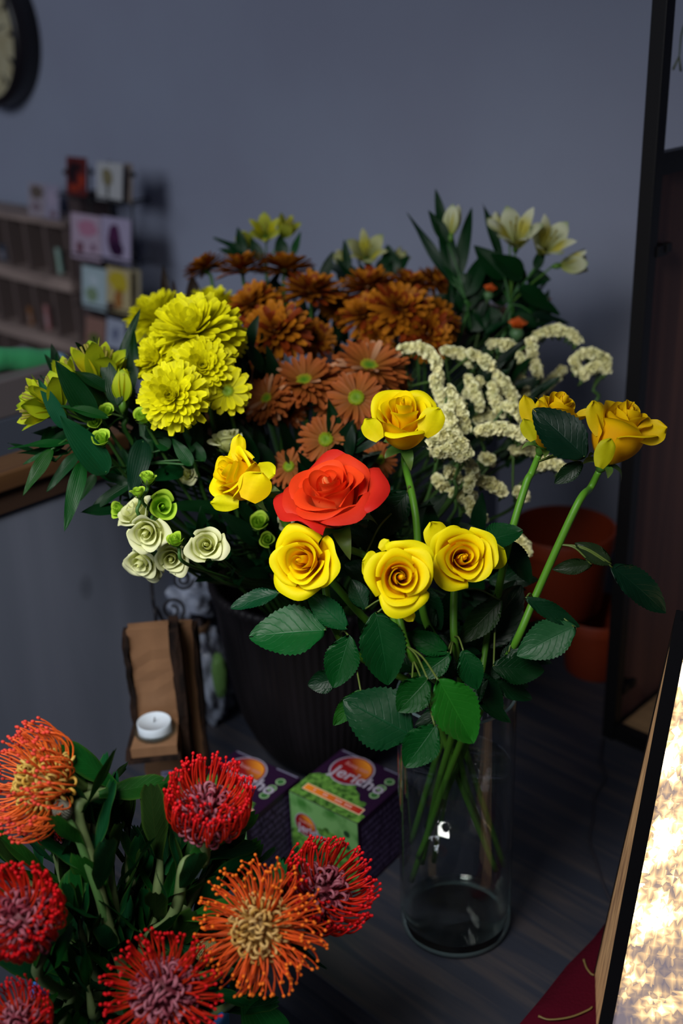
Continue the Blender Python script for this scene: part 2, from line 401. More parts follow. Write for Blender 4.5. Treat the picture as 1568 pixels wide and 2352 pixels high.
    pb = m2.node_tree.nodes['Principled BSDF']; lk = [l for l in m2.node_tree.links if l.to_socket == pb.inputs['Base Color']][0]
    m2.node_tree.links.new(lk.from_socket, pb.inputs['Emission Color']); pb.inputs['Emission Strength'].default_value = .30
    for a in (0, 1):
        sx = bx*(1 if a == 0 else -1)*.001
        b = MB(); lo = [P(a, 0, .004)+by*.0018+sx, P(a, 1, .004)-by*.0018+sx]; hi = [P(a, 0, H-.02)+by*.0015+sx, P(a, 1, H-.02)-by*.0015+sx]
        b.hexa([lo[0], lo[1], lo[1]+sx, lo[0]+sx], [hi[0], hi[1], hi[1]+sx, hi[0]+sx]); b.build('side_sheet', m2, t, False)
    b = MB(); lo = [P(0, 1, .011), P(1, 1, .011)]; hi = [P(0, 1, H), P(1, 1, H)]
    b.hexa([lo[0]-by*.004+bx*.005, lo[1]-by*.004-bx*.005, lo[1]-by*.003-bx*.005, lo[0]-by*.003+bx*.005], [hi[0]-by*.004+bx*.005, hi[1]-by*.004-bx*.005, hi[1]-by*.003-bx*.005, hi[0]-by*.003+bx*.005])
    b.build('back_board', M_black, t, False)
lantern()

# ================================================================== orange plastic pots
M_pot = mat('orange_plastic', rgb(128, 46, 18), .5); M_potd = mat('dark_red_plastic', rgb(76, 14, 12), .55)
def flowerpot(x, y, z0, r, h, label, m=M_pot, tilt=None):
    b = MB(); k = .78
    prof = [(0, 0), (r*k-.003, 0), (r*k, .003), (r*.94, h*.78), (r*.945, h*.80), (r*.99, h*.80), (r*1.0, h*.985), (r*.985, h), (r*.955, h), (r*.94, h*.97), (r*.91, h*.80), (r*(k-.03), .006), (0, .006)]
    b.lathe(prof, (x, y, z0), 48)
    o = b.build('flower_pot', m, None, True); tag(o, label, 'plant pot', 'orange plastic pots')
    md = o.modifiers.new('edge', 'EDGE_SPLIT'); md.split_angle = math.radians(40)
    return o
flowerpot(.372, 1.455, .0, .058, .098, 'orange plastic pot on the table, lowest at the foot of the black cabinet')
flowerpot(.262, 1.505, .0, .058, .098, 'dark red plastic pot behind the rose stems, left below the upper pot', M_potd)
flowerpot(.318, 1.475, .099, .076, .128, 'large orange plastic pot stacked on the two lower pots')

# ================================================================== ribbed dark urn
b = MB()
prof = [(0, .0), (.050, 0), (.057, .004), (.078, .020), (.093, .045), (.107, .080), (.117, .130), (.124, .185), (.129, .235), (.132, .262), (.136, .266), (.136, .276), (.131, .278), (.126, .270), (.119, .20), (.100, .085), (.07, .03), (0, .02)]
UX, UY = -.035, 1.272
rows = []
b.lathe(prof, (UX, UY, 0), 320, (1, 1, 1), .008, 80)
o = b.build('ribbed_urn', mat('urn_black', rgb(20, 18, 21), .5, 0, spec=.25, noise_=((20, 20, 4), rgb(34, 30, 34), .4, .7)))
tag(o, 'large dark ribbed urn holding the mixed chrysanthemum bouquet, behind the boxes', 'urn')

# ================================================================== glass vase and water
VX, VY, VR, VH = .107, .954, .0600, .298
b = MB(); g = .0026
b.mi = 1; b.lathe([(0, 0), (VR-.006, 0), (VR-.0015, .0015), (VR, .006), (VR, .010)], (VX, VY, 0), 96)
b.mi = 0; b.lathe([(VR, .010), (VR, VH-.0025)], (VX, VY, 0), 96)
b.mi = 1; b.lathe([(VR, VH-.0025), (VR-.001, VH), (VR-g, VH-.001)], (VX, VY, 0), 96)
b.mi = 0; b.lathe([(VR-g, VH-.001), (VR-g, .016), (VR-g-.006, .011)], (VX, VY, 0), 96)
M_thick_highlight = mat('thick_glass_highlight', (.30, .44, .46), .12, trans=.62, ior=1.3, spec=.8)  # base and rim glass, its tint also stands in for their highlights
o = b.build('glass_vase', [thin_glass('clear_glass', (.965, .975, .975), 0.0, 1.45, 1.0), M_thick_highlight]); tag(o, 'tall clear glass cylinder vase holding the yellow roses', 'vase')
b = MB(); wr = VR-g-.0001; WH = .205
b.lathe([(0, .0107), (wr-.007, .0112), (wr, .0165), (wr, WH+.0015), (wr-.002, WH), (0, WH)], (VX, VY, 0), 96)
o = b.build('vase_water', thin_glass('water', (.93, .97, .96), 0.02, 1.33, 1.3)); tag(o, 'clear water filling two thirds of the glass vase', 'water', kind='stuff')

# ================================================================== product boxes
def text_mesh(body, size, origin, X, Y, up, color, parent, name='lettering', shear=0, xs=1.0, bold=0):
    cu = bpy.data.curves.new('t', 'FONT'); cu.body = body; cu.size = size; cu.align_x = 'CENTER'; cu.align_y = 'CENTER'; cu.shear = shear; cu.offset = bold; cu.extrude = .0001
    ob = bpy.data.objects.new('t', cu); col.objects.link(ob)
    dg = bpy.context.evaluated_depsgraph_get(); me = bpy.data.meshes.new_from_object(ob.evaluated_get(dg))
    bpy.data.objects.remove(ob); bpy.data.curves.remove(cu)
    M = Matrix.Identity(4); N_ = X.cross(Y)
    for i in range(3): M[i][0] = X[i]*xs; M[i][1] = Y[i]; M[i][2] = N_[i]; M[i][3] = (origin+up)[i]
    me.transform(M)
    me.materials.clear(); me.materials.append(color)
    return link(name, me, parent)
M_white = mat('print_white', rgb(170, 164, 182), .5)
def printed(name, c1, c2, c3, scale, thr):
    m = mat(name, c1, .55, noise_=((scale, scale, scale), c2, thr[0], thr[1]))
    return m
M_foli = mat('print_foliage', rgb(104, 156, 66), .5, noise_=((150, 150, 150), rgb(30, 66, 24), .38, .66), spec=.3)
M_pale = mat('print_pale_green', rgb(112, 164, 98), .5, noise_=((35, 35, 35), rgb(60, 120, 50), .50, .68), spec=.3)
M_purple = mat('print_purple', rgb(38, 16, 46), .5, spec=.3)
def linesmat():
    m = mat('print_text_lines', rgb(48, 28, 66), .6, spec=.2); nt = m.node_tree; N = nt.nodes; L = nt.links
    tc = N.new('ShaderNodeTexCoord'); s = N.new('ShaderNodeSeparateXYZ'); L.new(tc.outputs['Object'], s.inputs[0])
    a = N.new('ShaderNodeMath'); a.operation = 'MULTIPLY'; a.inputs[1].default_value = 110; L.new(s.outputs[2], a.inputs[0])
    f = N.new('ShaderNodeMath'); f.operation = 'FRACT'; L.new(a.outputs[0], f.inputs[0])
    g_ = N.new('ShaderNodeMath'); g_.operation = 'GREATER_THAN'; g_.inputs[1].default_value = .3; L.new(f.outputs[0], g_.inputs[0])
    mp = N.new('ShaderNodeMapping'); mp.inputs['Scale'].default_value = (900, 900, 120); L.new(tc.outputs['Object'], mp.inputs[0])
    nz = N.new('ShaderNodeTexNoise'); nz.inputs['Scale'].default_value = 1; L.new(mp.outputs[0], nz.inputs['Vector'])
    q = N.new('ShaderNodeMath'); q.operation = 'GREATER_THAN'; q.inputs[1].default_value = .48; L.new(nz.outputs['Fac'], q.inputs[0])
    r = N.new('ShaderNodeMath'); r.operation = 'MULTIPLY'; L.new(g_.outputs[0], r.inputs[0]); L.new(q.outputs[0], r.inputs[1])
    mx = N.new('ShaderNodeMix'); mx.data_type = 'RGBA'; mx.inputs[6].default_value = (*rgb(34, 20, 46), 1); mx.inputs[7].default_value = (*rgb(92, 78, 118), 1)
    L.new(r.outputs[0], mx.inputs[0]); L.new(mx.outputs[2], N['Principled BSDF'].inputs['Base Color']); return m
M_lines = linesmat()
def product_box(C, ang, label):
    """C = front corner on the table, side faces: X to the back left, Y to the back right"""
    X = Vector((math.cos(ang), math.sin(ang), 0)); Y = Vector((-X.y, X.x, 0)); S = .099; H = .100
    # X runs from left corner to the front corner, Y runs from front corner to the right corner
    O = C - X*S                                   # left corner
    t = thing('gift_box', label, 'box', C-X*S/2+Y*S/2, 'printed gift boxes')
    b = MB(); mid = C-X*S/2+Y*S/2
    b.box(mid+Z*(H/2), S, S, H, X, Y, Z)
    o = b.build('carton', M_purple, t, False); md = o.modifiers.new('bevel', 'BEVEL'); md.width = .0008; md.segments = 2
    e = .0002
    def T(a, c): return O+X*(a*S)+Y*(c*S)+Z*(H+e)      # top face coords
    def poly(name, pts, m, th=.0001):
        b = MB(); ids = [b.vert(p) for p in pts]; b.face(ids); return b.build(name, m, t, False)
    # foliage picture on the front half of the top, ragged upper edge
    r_ = random.Random(3); pts = [T(.004, .004), T(.996, .004)]
    for i in range(25):
        a = .996-.992*i/24; pts.append(T(a, .33+.24*math.sin(PI*min(1, a*1.15+.08))**1.0*(1 if a < .8 else 1)-.18*(a > .9)+r_.uniform(-.02, .02)))
    poly('top_picture', pts, M_foli)
    # front face
    def F(a, z): return O+X*(a*S)+Z*(z*H)-Y*e
    poly('front_picture', [F(.004, .004), F(.996, .004), F(.996, .996), F(.004, .996)], M_pale)
    pts = [F(.01, .02), F(.95, .02)]
    for i in range(25):
        a = .95-.94*i/24; pts.append(F(a, .45+.25*math.sin(PI*a)+r_.uniform(-.03, .03)))
    pts = [p-Y*e for p in pts]; poly('front_foliage', pts, M_foli)
    # right face text
    def R(c, z): return C+Y*(c*S)+Z*(z*H)+X*e
    poly('side_text', [R(.06, .06), R(.94, .06), R(.94, .92), R(.06, .92)], M_lines)
    def badge(P, Xa, Ya, N_, s, sq=1.0):
        b = MB(); b.disc(P+N_*.0002, Xa, Ya*sq, .26*s, 48); b.build('badge_ring', M_white, t, False)
        b = MB(); b.disc(P+N_*.0003, Xa, Ya*sq, .245*s, 48, rgb(104, 22, 60)); b.mi = 0; b.build('badge_rim', M_tint, t, False)
        def cf(a):
            w_ = max(0, math.cos(a-.9)); return mixc(rgb(128, 10, 18), rgb(236, 150, 40), w_**1.5)
        b = MB(); b.disc(P+N_*.0004, Xa, Ya*sq, .225*s, 48, rgb(140, 14, 18), cf); b.build('badge_face', M_tint, t, False)
        text_mesh('Jericho', s*.245, P+Xa*(.17*s)-Ya*(.10*s), Xa, Ya, N_*.0006, M_white, t, 'lettering', 0, 1.0, .0003)
        text_mesh('Rose von', s*.085, P+Xa*(.02*s)+Ya*(.07*s), Xa, Ya, N_*.0006, mat('print_pink', rgb(190, 130, 130), .5), t, 'lettering', 0, 1.0, .0001)
    badge(T(.37, .72), X, Y, Z, S*1.06)
    badge(F(.23, .62)-Y*.0003, X, Z, -Y, S*.62)
    for i, (a, c) in enumerate(((.86, .50), (.85, .65), (.86, .80))):
        b = MB(); b.disc(T(a, c)+Z*.0002, X, Y, .0058, 24, rgb(150, 185, 140)); b.disc(T(a, c)+Z*.0003, X, Y, .0044, 24, rgb(50, 100, 50)); b.build('printed_ring', M_tint, t, False)
    for z in (.78, .60):
        b = MB(); b.disc(F(.84, z)-Y*.0004, X, Z, .0048, 24, rgb(60, 110, 60)); b.disc(F(.84, z)-Y*.0005, X, Z, .0038, 24, rgb(26, 60, 32)); b.build('printed_ring', M_tint, t, False)
    # banner
    b = MB()
    for k, (g0, z_) in enumerate(((0, .0002), (.012, .0003))):
        p = [T(.09+g0, .12+g0), T(.93-g0, .12+g0), T(.93-g0, .235-g0), T(.09+g0, .235-g0)]
        c0 = [rgb(235, 200, 170)]*4 if k == 0 else [rgb(240, 140, 30), rgb(170, 20, 30), rgb(170, 20, 30), rgb(240, 140, 30)]
        b.face([b.vert(q+Z*z_, c) for q, c in zip(p, c0)])
    b.build('banner', M_tint, t, False)
    b = MB()
    for a in [.24+.035*i for i in range(17)]:
        if r_.random() < .8: b.box((T(a, .178)+Z*.0005), .0022, .004, .0001, X, Y, Z, rgb(222, 170, 160))
    b.build('banner_print', M_tint, t, False)
    for a0, a1 in ((.03, .38), (.66, .98)):
        poly('tuck_flap_edge', [T(a0, .965), T(a1, .965), T(a1, .985), T(a0, .985)], mat('carton_edge', rgb(120, 120, 145), .6))
product_box(Vector((.004, .998, 0)), math.atan2(-.062, .077), 'purple and green printed gift box nearest the glass vase')
product_box(Vector((-.120, 1.005, 0)), math.atan2(-.058, .077), 'purple and green printed gift box behind the red pincushion flower')

# ================================================================== split log tealight holder
M_bark = mat('bark', rgb(52, 36, 28), .9, bump=(90, 1), noise_=((60, 60, 20), rgb(24, 17, 15), .4, .6), spec=.2)
M_split = wood('split_wood', rgb(146, 108, 78), rgb(116, 84, 60), .7, 0, (22, 22, 9), .3, lo=.25, hi=.75, spec=.25)
def holder():
    hx = Vector((1, .10, 0)).normalized(); hy = Vector((-.10, 1, 0)).normalized(); C = Vector((-.222, 1.105, 0))
    t = thing('log_candle_holder', 'rustic split log tealight holder with bark edges, at the left of the urn', 'candle holder', C)
    rr = random.Random(5)
    def rough_block(name, x0, x1, y0, y1, z0, z1, m, tw=0.0, n=10, amp=.0016, tp=0, skew=0):
        b = MB(); rows = []; cs = []
        for i in range(n+1):
            z = z0+(z1-z0)*i/n; ring = []
            X0 = x0+tp*i/n; X1 = x1-tp*i/n
            for (x, y) in ((X0, y0), ((X0+X1)/2, y0), (X1, y0), (X1, (y0+y1)/2), (X1, y1), ((X0+X1)/2, y1), (X0, y1), (X0, (y0+y1)/2)):
                ring.append(C+hx*(x+rr.uniform(-amp, amp)+skew*i/n)+hy*(y+rr.uniform(-amp, amp)*.5)+Z*z)
            rows.append(ring); cs.append([(1, 1, 1)]*8)
        s = b.grid(rows, cs, None, True); b.face([s+k for k in range(8)][::-1]); b.face([s+n*8+k for k in range(8)])
        o = b.build(name, m, t, False); return o
    rough_block('back_slab', -.024, .022, .014, .030, .15, .287, M_split, amp=.0012)
    rough_block('bark_edge', -.031, -.0245, .010, .034, .15, .281, M_bark, amp=.002)
    rough_block('bark_edge', .0225, .034, .010, .046, .0, .283, M_bark, amp=.002)
    rough_block('rear_slab', .030, .046, .047, .062, .0, .268, M_split, amp=.0015)
    rough_block('bark_edge', .0465, .052, .040, .064, .0, .264, M_bark, amp=.002)
    rough_block('lower_post', -.022, .022, .0, .044, .0, .1515, M_split, amp=.0012)
    # platform with slanting front
    b = MB(); z0, z1 = .1522, .1642
    lo = [C+hx*x+hy*y for x, y in ((-.031, -.040), (.021, -.040), (.0222, .0135), (-.0235, .0135))]
    b.hexa([p+Z*z0 for p in lo], [p+Z*z1 for p in lo]); b.build('platform', M_split, t, False)
    b = MB(); b.hexa([C+hx*x+hy*y+Z*z for x, y, z in ((-.038, -.042, .150), (-.0315, -.042, .150), (-.024, .012, .150), (-.034, .012, .150))], [C+hx*x+hy*y+Z*z for x, y, z in ((-.036, -.040, .163), (-.0315, -.040, .164), (-.024, .012, .164), (-.031, .012, .163))]); b.build('bark_edge', M_bark, t, False)
    b = MB(); b.hexa([C+hx*x+hy*y+Z*z for x, y, z in ((-.036, -.043, .146), (.024, -.043, .146), (.022, -.001, .146), (-.030, -.001, .146))], [C+hx*x+hy*y+Z*z for x, y, z in ((-.036, -.0425, .150), (.024, -.0425, .1518), (.022, -.001, .1518), (-.030, -.001, .150))]); b.build('bark_underside', M_bark, t, False)
    # price sticker, print too small to read
    b = MB(); s0 = C+hx*.003-hy*.0018+Z*.098; b.box(s0, .0135, .0004, .0085, hx, hy, Z, rgb(165, 165, 200)); b.build('price_sticker', M_tint, t, False)
    b = MB()
    for i in range(6): b.box(s0+hx*(-.0045+.0018*i)-hy*.0003, .0010, .0002, .0035, hx, hy, Z, rgb(70, 70, 100))
    b.build('sticker_print', M_tint, t, False)
    # tealight in a glass cup
    c = C+hx*(-.004)+hy*(-.011)+Z*.1644
    q = thing('tealight', 'white tealight candle sitting on the log holder', 'candle', c)
    b = MB(); b.lathe([(0, 0), (.0185, 0), (.0192, .001), (.0195, .0145), (.0188, .0152), (.0184, .0140), (0, .0136)], c+Z*.0004, 48); b.build('wax', mat('wax_white', rgb(216, 228, 240), .45), q)
    b = MB(); b.tube([c+Z*.0138, c+Z*.018+hx*.0008, c+Z*.0205+hx*.0016], .0007, 6, rgb(110, 110, 110)); b.build('wick', M_tint, q)
    b = MB(); b.lathe([(.0198, .0002), (.0232, .0004), (.0240, .008), (.0236, .0082), (.0226, .0016), (.0198, .0012)], c, 48)
    b.build('glass_cup', thin_glass('cup_glass', (.8, .86, .86), .03, 1.45), q)
holder()

# ================================================================== wire scroll stand + wrapped bundle behind the holder
b = MB(); S0 = at(392, 1440, 1.42)
b.tube(smooth_path([at(345, 1290, 1.42), at(350, 1370, 1.42), at(360, 1450, 1.42), on_plane(372, 1700, (0, 0, 1), .002)], 8), .0022, 8)
for cx, cy, r0, sgn in ((396, 1400, 34, 1), (420, 1330, 24, -1)):
    pts = []
    for i in range(40):
        a = i/39*3.6*PI; r = r0*(1-.78*i/39); pts.append(at(cx+sgn*(-r)*math.cos(a), cy+r*math.sin(a), 1.42+.0006*i*.2))
    b.tube(pts, .0020, 8)
b.tube(smooth_path([at(362, 1400, 1.42), at(372, 1420, 1.42), on_plane(470, 1640, (0, 0, 1), .002)], 6), .0018, 8)
o = b.build('wire_scroll_stand', mat('dark_wire', rgb(30, 28, 34), .5, .5)); tag(o, 'dark wire stand with curled scrolls behind the log holder', 'stand')

def crumple(name, c, sx, sy, sz, m, parent, seed, n=28, amp=.2, label=None):
    b = MB(); rows = []; cs = []
    for i in range(n+1):
        th = PI*i/n; ring = []
        for k in range(n*2):
            ph = 2*PI*k/(n*2); d = Vector((math.sin(th)*math.cos(ph), math.sin(th)*math.sin(ph), math.cos(th)))
            q = noise.cell(d*3+Vector((seed, 0, 0))); s = 1+amp*(noise.noise(d*3.2+Vector((seed, 3, 1))))+amp*.5*abs(noise.noise(d*9+Vector((seed, 1, 7))))
            ring.append(Vector(c)+Vector((d.x*sx, d.y*sy, d.z*sz))*s)
        rows.append(ring); cs.append([(1, 1, 1)]*(n*2))
    b.grid(rows, cs, None, True); return b.build(name, m, parent, True, label)
wb = on_plane(478, 1655, (0, 0, 1), 0)
t = thing('wrapped_bundle', 'cellophane wrapped dried bundle tied with twine, left behind the urn', 'dried bundle', wb)
M_cello = mat('cellophane', rgb(150, 158, 175), .22, bump=(60, 1), noise_=((40, 40, 25), rgb(70, 72, 84), .4, .62))
crumple('wrapping', wb+Vector((.0, .0, .075)), .034, .030, .072, M_cello, t, 1.3, amp=.5)
crumple('wrapping_top', wb+Vector((-.012, 0, .205)), .040, .03, .034, mat('pale_wrap', rgb(150, 158, 178), .5), t, 4.3, amp=.45)
b = MB()
for i in range(3): b.lathe([(.0155+.002*i, .150+.004*i), (.019+.001*i, .152+.004*i), (.0155+.002*i, .1545+.004*i)], wb+Vector((-.004, 0, 0)), 24)
b.build('twine', mat('jute', rgb(128, 96, 70), .9), t)
b = MB(); b.tube([wb+Vector((-.004, 0, .14)), wb+Vector((-.009, 0, .18))], [.012, .014], 10, rgb(110, 100, 105)); b.build('neck', M_tint, t)
crumple('green_leaf', wb+Vector((.026, -.03, .093)), .010, .006, .035, mat('leaf_light', rgb(84, 120, 62), .5), t, 9.1, amp=.15)

# ================================================================== red cloth, cord, straws
b = MB(); z = .0012
def tp(px, py, zz): return on_plane(px, py, (0, 0, 1), zz)
edge = [tp(1392, 2120, z), tp(1362, 2160, z), tp(1300, 2225, z), tp(1240, 2300, z), tp(1190, 2362, z)]
far = [edge[0]+Vector((.16, -.02, 0)), edge[1]+Vector((.18, -.06, 0)), edge[2]+Vector((.22, -.06, 0)), edge[3]+Vector((.24, -.06, 0)), edge[4]+Vector((.25, -.05, 0))]
edge.append(uv(-.47, .585, z)+Vector((-.005, -.03, 0))); far.append(edge[-1]+Vector((.24, -.14, 0)))
edge = edge[:-1]; far = far[:-1]
rows = []; cs = []
for zz in (.0, 1):
    pass
for e_, f_ in zip(edge, far):
    rows.append([e_.lerp(f_, k/12)+Z*(.0012*math.sin(k*1.3+e_.x*90)+.0014) for k in range(13)]); cs.append([(1, 1, 1)]*13)
b.grid(rows, cs, None); o = b.build('red_cloth', mat('red_felt', rgb(74, 8, 26), .95, bump=(300, .6), spec=.1)); tag(o, 'dark red felt cloth under the glowing lantern', 'cloth')
md = o.modifiers.new('solid', 'SOLIDIFY'); md.thickness = .0018
for P, lb in (([(1236, 2334), (1262, 2342), (1310, 2336), (1350, 2320), (1360, 2312)], 'longer dry yellow straw on the red cloth at the bottom edge'), ([(1340, 2204), (1346, 2222), (1356, 2236), (1364, 2240)], 'short dry yellow straw on the red cloth beside the lantern')):
    b = MB(); b.tube(smooth_path([tp(x, y, .0072) for x, y in P], 5), [.0014, .0012]+[.001]*(len(smooth_path([tp(x, y, .006) for x, y in P], 5))-3)+[.0006], 6, rgb(128, 108, 62)); o = b.build('dry_straw', M_stem); tag(o, lb, 'straw')
b = MB(); b.tube(smooth_path([tp(x, y, .0022) for x, y in ((1384, 1700), (1378, 1745), (1390, 1785), (1366, 1830), (1362, 1880), (1354, 1930), (1372, 1990), (1390, 2045), (1420, 2100))], 6), .0014, 6, rgb(52, 50, 58)); o = b.build('power_cord', M_tint); tag(o, 'thin dark power cord running across the table to the lantern', 'cord')

# ================================================================== wall clock
def clock():
    c = uv(-2.545, 1.5, .893); R_ = .157
    t = thing('wall_clock', 'round wall clock with black case and cream face, at top left', 'clock', c)
    Nn = -V; X = U; Y = Z
    b = MB(); b.lathe([(0, .0005), (R_, .0005), (R_, .052), (R_-.004, .060), (R_-.014, .062), (R_-.020, .056), (R_-.022, .044), (0, .044)], c, 96, A=Nn)
    b.build('case', mat('clock_black', rgb(22, 16, 20), .4), t)
    f = c+Nn*.0445
    b = MB(); b.disc(f, X, Y, R_-.0225, 64); b.build('face', mat('clock_cream', rgb(176, 168, 138), .7, noise_=((30, 30, 30), rgb(160, 148, 114), .4, .7)), t, False)
    for h in range(12):
        a = PI/2-h*PI/6; d = X*math.cos(a)+Y*math.sin(a); e = X*-math.sin(a)+Y*math.cos(a)
        b = MB(); p = f+Nn*.0006; r0, r1 = R_-.062, R_-.036
        b.hexa([p+d*r0-e*.0012, p+d*r1-e*.008, p+d*r1+e*.008, p+d*r0+e*.0012], [p+Nn*.0006+d*r0-e*.0012, p+Nn*.0006+d*r1-e*.008, p+Nn*.0006+d*r1+e*.008, p+Nn*.0006+d*r0+e*.0012]); b.build('hour_marker', M_black, t, False)
    for a, L_, w_ in ((.20, .095, .006), (2.4, .065, .008)):
        d = X*math.cos(a)+Y*math.sin(a); e = X*-math.sin(a)+Y*math.cos(a); p = f+Nn*.003
        b = MB(); b.hexa([p-d*.015-e*w_/2, p+d*L_-e*.0006, p+d*L_+e*.0006, p-d*.015+e*w_/2], [p+Nn*.001-d*.015-e*w_/2, p+Nn*.001+d*L_-e*.0006, p+Nn*.001+d*L_+e*.0006, p+Nn*.001-d*.015+e*w_/2]); b.build('clock_hand', M_black, t, False)
clock()

# ================================================================== wooden pigeonhole shelf, postcard rack
M_crate = wood('grey_crate_wood', rgb(168, 146, 136), rgb(116, 98, 92), .8, -PI/4, (4, 40, 40)); M_dv = mat('divider_wood', rgb(100, 84, 80), .8); M_dk = mat('dark_wood', rgb(44, 34, 34), .8)
VC = 1.38
def wv(px, py, v=VC): return on_plane(px, py, V, v)
t = thing('pigeonhole_shelf', 'grey wooden pigeonhole shelf with compartments, left of the postcard rack', 'shelf', wv(60, 790))
uR = wv(150, 560).dot(U); ztop = wv(140, 512).z
uL = uR-.62
rowh = [ztop, ztop-.095, ztop-.195, ztop-.290]
ztab = [wv(140, 512).z, wv(140, 640).z, wv(110, 770).z, wv(110, 770).z-.11]
for i, z_ in enumerate(ztab):
    slab('shelf_board', uL, uR, VC, VC+.09, z_-(.028 if i else .010), z_, M_crate, t)
for i in range(3):
    for k in range(8):
        uu = uR-.009-k*.0855
        slab('divider', uu-.005, uu+.005, VC+.008, VC+.088, ztab[i+1]+.0005, ztab[i]-(.0285 if i else .0105), M_dv, t)
slab('back_board', uL, uR, VC+.0905, VC+.096, ztab[3]-.02, ztab[0]-.001, M_dk, t)
slab('side_board', uR+.0005, uR+.045, VC+.02, VC+.10, .10, ztab[0]+.06, mat('side_dark', rgb(70, 56, 56), .8), t)
# small goods in the pigeonholes
goods = [(205/2.61, 760/2.61+300, .030, .045, rgb(100, 110, 140), 'small blue grey packet in the upper row of the pigeonhole shelf', 'packet'),
         (330/2.61, 745/2.61+300, .042, .058, rgb(150, 175, 165), 'pale card with green print in the upper right pigeonhole', 'card'),
         (20/2.61, 1010/2.61+300, .035, .050, rgb(150, 110, 130), 'pink and white packet in the lower left pigeonhole', 'packet'),
         (180/2.61, 1080/2.61+300, .014, .045, rgb(140, 95, 60), 'slim tan packet in the lower row of the pigeonhole shelf', 'packet'),
         (280/2.61, 1100/2.61+300, .018, .060, rgb(170, 120, 120), 'slim pink packet in the lower right pigeonhole', 'packet'),
         (15/2.61, 720/2.61+300, .035, .040, rgb(60, 66, 80), 'dark blue packet in the upper row at the left edge', 'packet')]
for px, py, w_, h_, c_, lb, ct in goods:
    p = wv(px, py, VC+.03); row = 0 if py < 640 else 1; p.z = ztab[row+1]+.0008+h_/2
    b = MB(); b.box(p, w_, .006, h_, U, V, Z, c_); b.box(p-V*.0034+Z*(-.1*h_), w_*.5, .0008, h_*.45, U, V, Z, mixc(c_, rgb(60, 110, 50), .6) if ct == 'card' else mixc(c_, rgb(200, 190, 200), .35))
    o = b.build(ct+'_small' if False else ct, M_tint, None, False); tag(o, lb, ct, 'goods in the pigeonholes')
# rack
VRK = 1.36
t = thing('postcard_rack', 'black wire postcard rack on the wall, right of the pigeonhole shelf', 'card rack', wv(250, 560, VRK))
b = MB()
for px0, py0, px1, py1 in ((205, 380, 215, 800), (300, 400, 315, 760), (250, 370, 262, 790)):
    b.tube([wv(px0, py0, VRK+.04), wv(px1, py1, VRK+.04)], .0026, 6, rgb(24, 20, 26))
for (x0, y0, x1, y1) in ((140, 445, 215, 462), (212, 450, 312, 470), (160, 580, 318, 604), (180, 697, 330, 722), (180, 800, 300, 830)):
    for dv in (-.012, .012): b.tube([wv(x0, y0, VRK+dv), wv(x1, y1, VRK+dv)], .0016, 6, rgb(24, 20, 26))
    for f_ in (0, .5, 1):
        q = wv(x0, y0, VRK).lerp(wv(x1, y1, VRK), f_); b.tube([q-V*.014, q+V*.04+Z*.0], .0014, 6, rgb(24, 20, 26))
for px, py in ((210, 402), (305, 408), (152, 402), (262, 560), (308, 590)):
    q = wv(px, py, VRK+.01); b.lathe([(0, 0), (.006, .002), (.007, .008), (0, .012)], q, 10)
b.tube([wv(262, 470, VRK+.04), wv(262, 470, VRK+.04)+V*.09], .003, 6); b.tube([wv(258, 740, VRK+.04), wv(258, 740, VRK+.04)+V*.09], .003, 6)
b.build('wire_frame', M_black, t)
def postcard(x0, y0, x1, y1, sk, base, spots, lb, v=VRK, tilt=0.012):
    """px box on the plane v=const, sheared by sk px"""
    A = wv(x0, y1, v); B = wv(x1, y1+sk, v); w_ = (B-A).dot(U); h_ = wv(x0, y0, v).z-A.z
    Y = (Z*h_+V*tilt).normalized(); X = U; c = A+X*w_/2+Y*h_/2
    b = MB(); b.box(c, w_, .0012, h_, X, Y.cross(X), Y, base)
    N_ = -Y.cross(X)
    if N_.dot(V) > 0: N_ = -N_
    r_ = random.Random(int(x0*7+y0))
    for (a, z_, sw, sh, c_) in spots:
        nn = 14; i0 = len(b.v); cc = c+X*((a-.5)*w_)+Y*((z_-.5)*h_)+N_*.0010
        b.vert(cc, c_)
        for k in range(nn):
            an = 2*PI*k/nn; rr_ = r_.uniform(.75, 1.1)
            b.vert(cc+X*(sw*w_*.5*rr_*math.cos(an))+Y*(sh*h_*.5*rr_*math.sin(an)), c_)
        for k in range(nn): b.face((i0, i0+1+k, i0+1+(k+1) % nn))
    o = b.build('postcard', M_paper, None, False); tag(o, lb, 'postcard', 'postcards on the wire rack'); return o
K = lambda *a: rgb(*a)
postcard(153, 360, 199, 446, 4, K(90, 34, 34), [(.3, .6, .5, .6, K(34, 20, 26)), (.75, .4, .3, .4, K(150, 50, 30)), (.4, .2, .5, .2, K(140, 48, 28)), (.6, .75, .4, .2, K(40, 20, 24))], 'dark red and black postcard at the top of the rack')
postcard(222, 372, 280, 458, 6, K(170, 170, 172), [(.42, .62, .42, .5, K(120, 112, 84)), (.45, .3, .12, .5, K(70, 70, 60))], 'white postcard with a beige motif, top right of the rack')
postcard(66, 420, 103, 494, 5, K(150, 140, 150), [(.5, .72, .8, .45, K(96, 84, 78)), (.5, .3, .6, .3, K(120, 104, 114))], 'mauve postcard with brown picture standing on the pigeonhole shelf', VC+.02)
postcard(104, 424, 136, 500, 4, K(146, 140, 160), [(.5, .6, .6, .5, K(160, 148, 168)), (.6, .15, .5, .2, K(110, 84, 90))], 'plain lavender postcard beside the brown one on the pigeonhole shelf', VC+.02)
postcard(165, 490, 232, 590, 8, K(170, 150, 168), [(.55, .7, .7, .4, K(170, 116, 140)), (.3, .25, .3, .3, K(110, 70, 84)), (.75, .3, .2, .2, K(120, 90, 110))], 'pink flowered postcard in the middle row of the rack')
